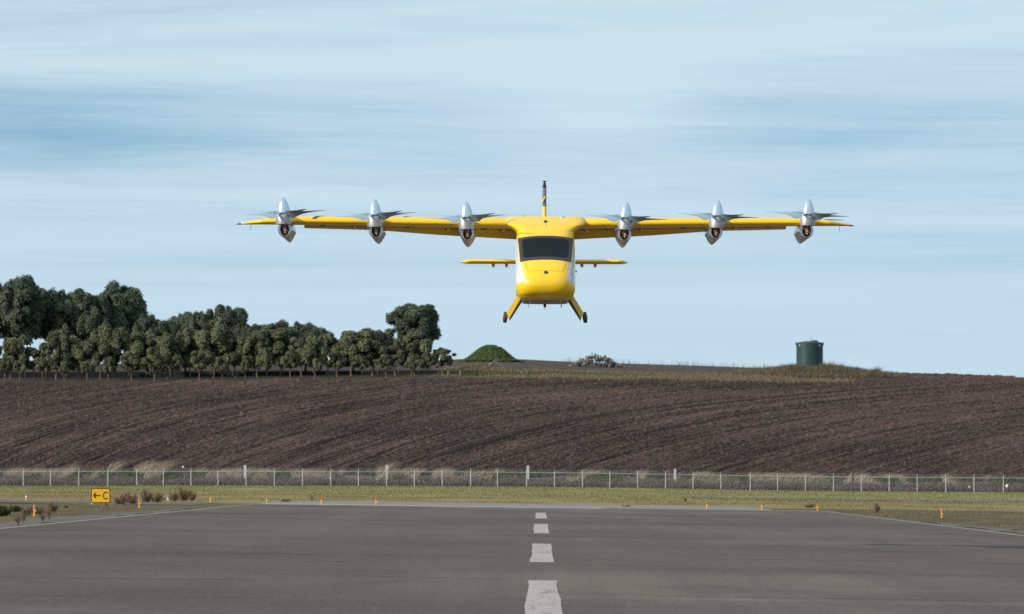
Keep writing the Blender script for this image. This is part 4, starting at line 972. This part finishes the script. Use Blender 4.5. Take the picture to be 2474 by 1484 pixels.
# dark registration strokes wrapping the left leading edge
def stroke_patch(x0, x1, x2, x3, ulo, uhi):
    b = MB(); A, B_ = [], []
    for k in range(13):
        t = k/12; u = ulo + (uhi-ulo)*t; tt = t**1.5
        for lst, xa, xb in ((A, x0, x2), (B_, x1, x3)):
            x = xa + (xb-xa)*tt; p = wing_pt(x, u); lst.append((p.x, p.y-0.004, p.z+0.005))
    V_ = A + B_; b.add(V_, [(k, k+1, 13+k+1, 13+k) for k in range(12)]); return b.build('registration_stroke', M_char, wing)
stroke_patch(-5.64, -5.54, -5.40, -5.24, 0.10, 0.62)
stroke_patch(-4.54, -4.42, -4.40, -4.24, 0.20, 0.62)
stroke_patch(-3.45, -3.34, -3.35, -3.20, 0.34, 0.62)

# tail
ty_ = 4.15
b = MB(); rr = []
for x in np.concatenate([np.linspace(-2.09, -1.86, 7), np.linspace(-1.8, 1.8, 13), np.linspace(1.86, 2.09, 7)]):
    ax = abs(x); c = 0.85 if ax < 1.85 else 0.85 - 0.5*((ax-1.85)/0.24)**2; th = 0.060 if ax < 1.85 else 0.060*max(0.12, 1-((ax-1.85)/0.245)**2)
    zc = L(1316, 631.5, ty_).z - (0.0 if ax < 1.85 else 0.012*(ax-1.85)/0.24); y0 = ty_ + (0.85-c)*0.8
    rr.append([(x, y0 + c*q, zc + th*h_) for q, h_ in ((0, 0), (0.02, 0.45), (0.10, 0.85), (0.28, 1.0), (0.6, 0.7), (1.0, 0.02), (0.6, -0.7), (0.28, -1.0), (0.10, -0.85), (0.02, -0.45))])
b.loft(rr); b.build('tailplane', M_y, air, True)
for s in (-1, 1):
    for xq in (0.94, 1.27):
        z0 = L(1316, 637, ty_).z; b = MB(); b.loft([[(s*xq+dx*1.0, ty_+0.35+dy, z0+0.02) for dx, dy in ((-.045, 0), (.045, 0), (.045, .25), (-.045, .25))], [(s*xq+dx*0.9, ty_+0.38+dy, z0-0.075) for dx, dy in ((-.035, 0), (.035, 0), (.035, .14), (-.035, .14))]]); b.build('hinge_fairing', M_y, air)
def fin_part(name, za, zb, m_, xo=0.0, grow=0.0):
    b = MB(); rr = []
    for z in np.linspace(za, zb, 8):
        t = (z-2.2)/1.35; c = 1.25 - 0.45*t; y0 = 3.55 + 0.62*t - grow; w = 0.062*(1-0.25*t) + grow
        rr.append([(xo + w*h_, y0 + c*q, z) for q, h_ in ((0, 0), (0.03, 0.5), (0.12, 0.9), (0.3, 1), (0.65, 0.7), (1, 0.05), (0.65, -0.7), (0.3, -1), (0.12, -0.9), (0.03, -0.5))])
    b.loft(rr); return b.build(name, m_, air, True)
zf1, zf2, zf3 = L(1316, 500, 4.2).z, L(1316, 452, 4.2).z, L(1316, 440, 4.2).z
fin_part('fin', 2.0, zf1, M_y); M_fg = mat('fin_grey', (0.13, 0.13, 0.14), 0.35)
fin_part('fin_upper', zf1+0.001, zf2, M_fg)
fa, fb = L(1316, 488, 4.2).z, L(1316, 478, 4.2).z
b = MB(); b.add([(-0.066, 4.02, fa-0.03), (-0.045, 3.95, fa-0.03), (0.018, 3.90, fb+0.02), (-0.012, 3.92, fb+0.02), (-0.066, 4.2, fa-0.03), (-0.02, 4.2, fa-0.03), (0.018, 4.2, fb+0.02), (-0.012, 4.2, fb+0.02)], [(0,1,2,3),(4,7,6,5),(0,4,5,1),(1,5,6,2),(2,6,7,3),(3,7,4,0)]); b.build('fin_stripe', M_y, air)
b = MB(); zc = zf2; b.loft([[(w*math.cos(t), 4.25+w*3*math.sin(t), z) for t in np.linspace(0, 2*math.pi, 13)[:-1]] for w, z in ((0.052, zc), (0.055, zc+0.03), (0.035, zc+0.035), (0.04, zc+0.09), (0.022, zc+0.11), (0.024, zc+0.135), (0.05, zc+0.14), (0.05, zc+0.155))]); b.build('tail_beacon', M_char, air, True)

# landing gear
for s in (-1, 1):
    def P(xD, yD, y=0.0):
        p = L(1316.5 + s*(xD-1316.5)*-1, yD, y); return p
    # points given for the left side, mirrored
    q = lambda xD, yD: ((xD-1316.5)*0.01*(1 if s < 0 else -1), (780-yD)*0.01)
    a0, a1, a2, a3 = q(1251, 711), q(1261.5, 722), q(1230, 775), q(1222.5, 756)
    b = MB(); b.loft([[(x, y, z) for x, z in (a0, q(1257.0, 722), q(1229.5, 769.5), q(1223.0, 757.5))] for y in (-0.10, 0.16)]); st_ = b.build('landing_strut', M_y, air)
    b = MB(); b.loft([[(x, y, z) for x, z in (q(1257.6, 722), q(1264.0, 724.5), q(1231.0, 775.5), q(1229.9, 769.8))] for y in (-0.09, 0.17)]); b.build('strut_shade', M_char, st_)  # shade on the strut's inward underside, put in as a charcoal strip
    wc = q(1220.2, 767); b = MB()
    b.lathe([(0.05, -0.045), (0.11, -0.047), (0.128, -0.036), (0.135, -0.015), (0.135, 0.015), (0.128, 0.036), (0.11, 0.047), (0.05, 0.045)], 28, (wc[0], 0.03, wc[1]), Matrix.Rotation(R(5*-s), 3, 'Y') @ Matrix.Rotation(R(90), 3, 'Y')); wh_ = b.build('wheel', M_rub, air, True)
    b = MB(); b.lathe([(0.05, -0.058), (0.05, 0.058)], 12, (wc[0], 0.03, wc[1]), Matrix.Rotation(R(90), 3, 'Y')); b.build('hub', M_alu, wh_, True)
    for yD in (772, 776.5):
        wq = q(1215.2, yD); b = MB(); b.box(wq[0]-0.012, wq[0]+0.012, -0.02, 0.06, wq[1]-0.006, wq[1]+0.006); b.build('bolt', M_char, wh_)

# rotors
def blade_mesh():
    b = MB(); rr = []
    rs = [0.10, 0.16, 0.22, 0.28, 0.34, 0.42, 0.52, 0.64, 0.78, 0.92, 1.02, 1.07]
    cs = [0.09, 0.16, 0.235, 0.265, 0.245, 0.195, 0.155, 0.125, 0.10, 0.078, 0.055, 0.018]
    pt = [48, 46, 43, 38, 32, 25, 19, 15, 11.5, 9, 8, 7]
    for r_, c, p in zip(rs, [q_*1.08 for q_ in cs], pt):
        a = R(p); ring = []
        for q, h_ in ((-0.30, 0), (-0.27, 0.035), (-0.1, 0.065), (0.15, 0.06), (0.45, 0.03), (0.70, 0.0), (0.45, -0.004), (0.15, -0.012), (-0.1, -0.022), (-0.27, -0.02)):
            u, v = q*c, h_*c*(1.0 if r_ > 0.2 else 2.0)
            ring.append((r_, u*math.cos(a) + v*math.sin(a), -u*math.sin(a) + v*math.cos(a) + 0.035*r_))
        rr.append(ring)
    b.loft(rr); return b.mesh('blade', M_bladem, True)
BL = blade_mesh()
b = MB(); prof = [(0.158*(max(0, 1-(k/16)**1.55))**0.62, 0.385*k/16 - 0.02) for k in range(17)]
b.lathe([(0.10, -0.06), (0.12, -0.03), (0.15, -0.025)] + prof, 36); SPIN = b.mesh('propeller', M_sil, True)
b = MB(); b.lathe([(0.12, -0.012), (0.187, -0.012), (0.189, 0.0), (0.189, 0.206), (0.187, 0.214), (0.12, 0.216)], 36); HOUS = b.mesh('motor_housing', M_alu, True)
def boom_mesh(zdeep):
    """front ring, then a keel-shaped body running back under the wing"""
    b = MB(); n = 28; rr = []
    for y, wx_, dep, top, keel in ((0.0, 0.163, 0.163, 0.163, 0.0), (0.10, 0.170, 0.170, 0.168, 0.0), (0.35, 0.182, 0.182, 0.21, 0.10), (0.9, 0.194, 0.195+zdeep*0.4, 0.28, 0.45), (1.6, 0.197, 0.205+zdeep, 0.32, 0.72), (2.4, 0.190, 0.205+zdeep, 0.30, 0.75), (3.2, 0.14, 0.20, 0.22, 0.7), (3.7, 0.06, 0.10, 0.12, 0.3)):
        ring = []
        for k in range(n):
            t = 2*math.pi*k/n; cx, sz_ = math.cos(t), math.sin(t)
            if sz_ >= 0: ring.append((wx_*cx, y, top*sz_))
            else:
                e = 1.0 + keel*0.55
                q = abs(cx)**e; ring.append((wx_*cx*(1-keel*0.10), y, -dep*((1-abs(cx)**(2-keel*0.85)) ** (0.5+0.38*keel)) if keel else dep*sz_))
        rr.append(ring)
    b.loft(rr[:], caps=False)
    V_ = rr[-1]; c0 = len(b.V[0]); 
    b.add([V_[k] for k in range(n)], [tuple(range(n))])
    # rim ring round the open front
    Ro = [(0.163*math.cos(2*math.pi*k/n), 0.0, 0.163*math.sin(2*math.pi*k/n)) for k in range(n)]
    Ri = [(0.108*math.cos(2*math.pi*k/n) if True else 0, -0.001, 0.150*math.sin(2*math.pi*k/n)) for k in range(n)]
    Rb = [(x, 0.16, z) for x, _, z in Ri]
    b.loft([Ro, Ri, Rb], caps=False)
    return b.mesh('boom', M_boom, True)
BOOM = [boom_mesh(0.0), boom_mesh(0.02), boom_mesh(0.05)]
def cavity():
    b = MB(); b.lathe([(0.15, 0), (0.15, 0.01)], 20, (0, 0.158, 0), Rx.transposed()); b.box(-0.105, -0.075, 0.02, 0.15, -0.12, 0.14); b.box(0.075, 0.105, 0.02, 0.15, -0.12, 0.14); return b.mesh('cavity', M_void)
CAV = cavity()
b = MB(); b.box(-0.03, 0.035, 0.03, 0.12, -0.04, 0.13); b.lathe([(0.045, 0), (0.05, 0.05), (0.03, 0.09)], 12, (0.0, 0.10, -0.07), Rx); b.box(-0.062, -0.035, 0.05, 0.10, -0.10, 0.02); ACT = b.mesh('actuator', M_brass)
b = MB(); b.tube([(-0.075, 0.02, 0.14), (-0.06, 0.0, 0.06), (-0.035, 0.02, 0.0), (0.02, 0.02, -0.02)], 0.011, 6); b.tube([(0.06, 0.03, 0.12), (0.055, 0.01, 0.02), (0.068, 0.03, -0.07)], 0.008, 6); CAB = b.mesh('cable', M_or, True)
b = MB(); b.tube([(0.02, 0.01, 0.12), (0.03, -0.005, 0.05), (0.0, 0.01, -0.03), (0.02, 0.01, -0.10)], 0.007, 6); b.tube([(-0.01, 0.01, 0.11), (-0.02, 0.0, 0.03), (0.04, 0.0, -0.04)], 0.006, 6); CAB2 = b.mesh('cable', M_wh, True)
b = MB(); rr = []
for r_, c in ((0.05, 0.12), (0.25, 0.16), (0.7, 0.11), (1.15, 0.05)):
    a = R(12)
    rr.append([(r_, u*c*math.cos(a), -u*c*math.sin(a) + v*c) for u, v in ((-.5, 0), (-.2, .06), (.5, 0), (-.2, -.03))])
b.loft(rr); LBL = b.mesh('blade', M_bladem, True)
b = MB(); b.lathe([(0.09, -0.10), (0.10, 0.0), (0.06, 0.05), (0.01, 0.07)], 18); LHUB = b.mesh('lift_rotor', M_sil, True)
for s, ax, htop, hbot, ringz, kb, az0 in ((-1, 6.30, 520.5, 542, 554.5, 0, 14), (-1, 4.10, 524.5, 548, 557.5, 1, 20), (-1, 1.90, 529.5, 553, 563, 2, 22), (1, 1.92, 529.5, 553, 563, 2, 158), (1, 4.12, 524.5, 548, 557.5, 1, 160), (1, 6.31, 520.5, 542, 554.5, 0, 164)):
    yr = -0.62; x = s*ax
    zb_ = (780-hbot)*0.01*0.9956 - 0.02; zt_ = (780-htop)*0.01*0.9956 - 0.025
    cant = R(3.3) * s
    Rm = Matrix.Rotation(cant, 4, 'Y')
    ho = obj('motor_housing', HOUS, air, (x, yr, zb_), (0, cant*0.5, 0)); ho.scale = (1, 1, (zt_-zb_)/0.216)
    top = Vector((x, yr, zt_)) + Vector((math.sin(cant), 0, 1))*0.075
    pr = obj('propeller', SPIN, air, top, (0, cant, 0))
    for k in range(5):
        bo = obj('blade', BL, pr, (0, 0, -0.035), (0, 0, R(az0 + 72*k)))
    rz = (780-ringz)*0.01 - 0.03
    bm_ = obj('boom', BOOM[kb], air, (x + s*(-0.02), -0.50, rz))
    for nm, me in (('cavity', CAV), ('actuator', ACT), ('cable', CAB), ('cable', CAB2)): obj(nm, me, bm_)
    lh = obj('lift_rotor', LHUB, air, (x - s*0.0, 2.9, rz + 0.42)); 
    for k in range(2): obj('blade', LBL, lh, None, (0, 0, R(20*s + 180*k)))
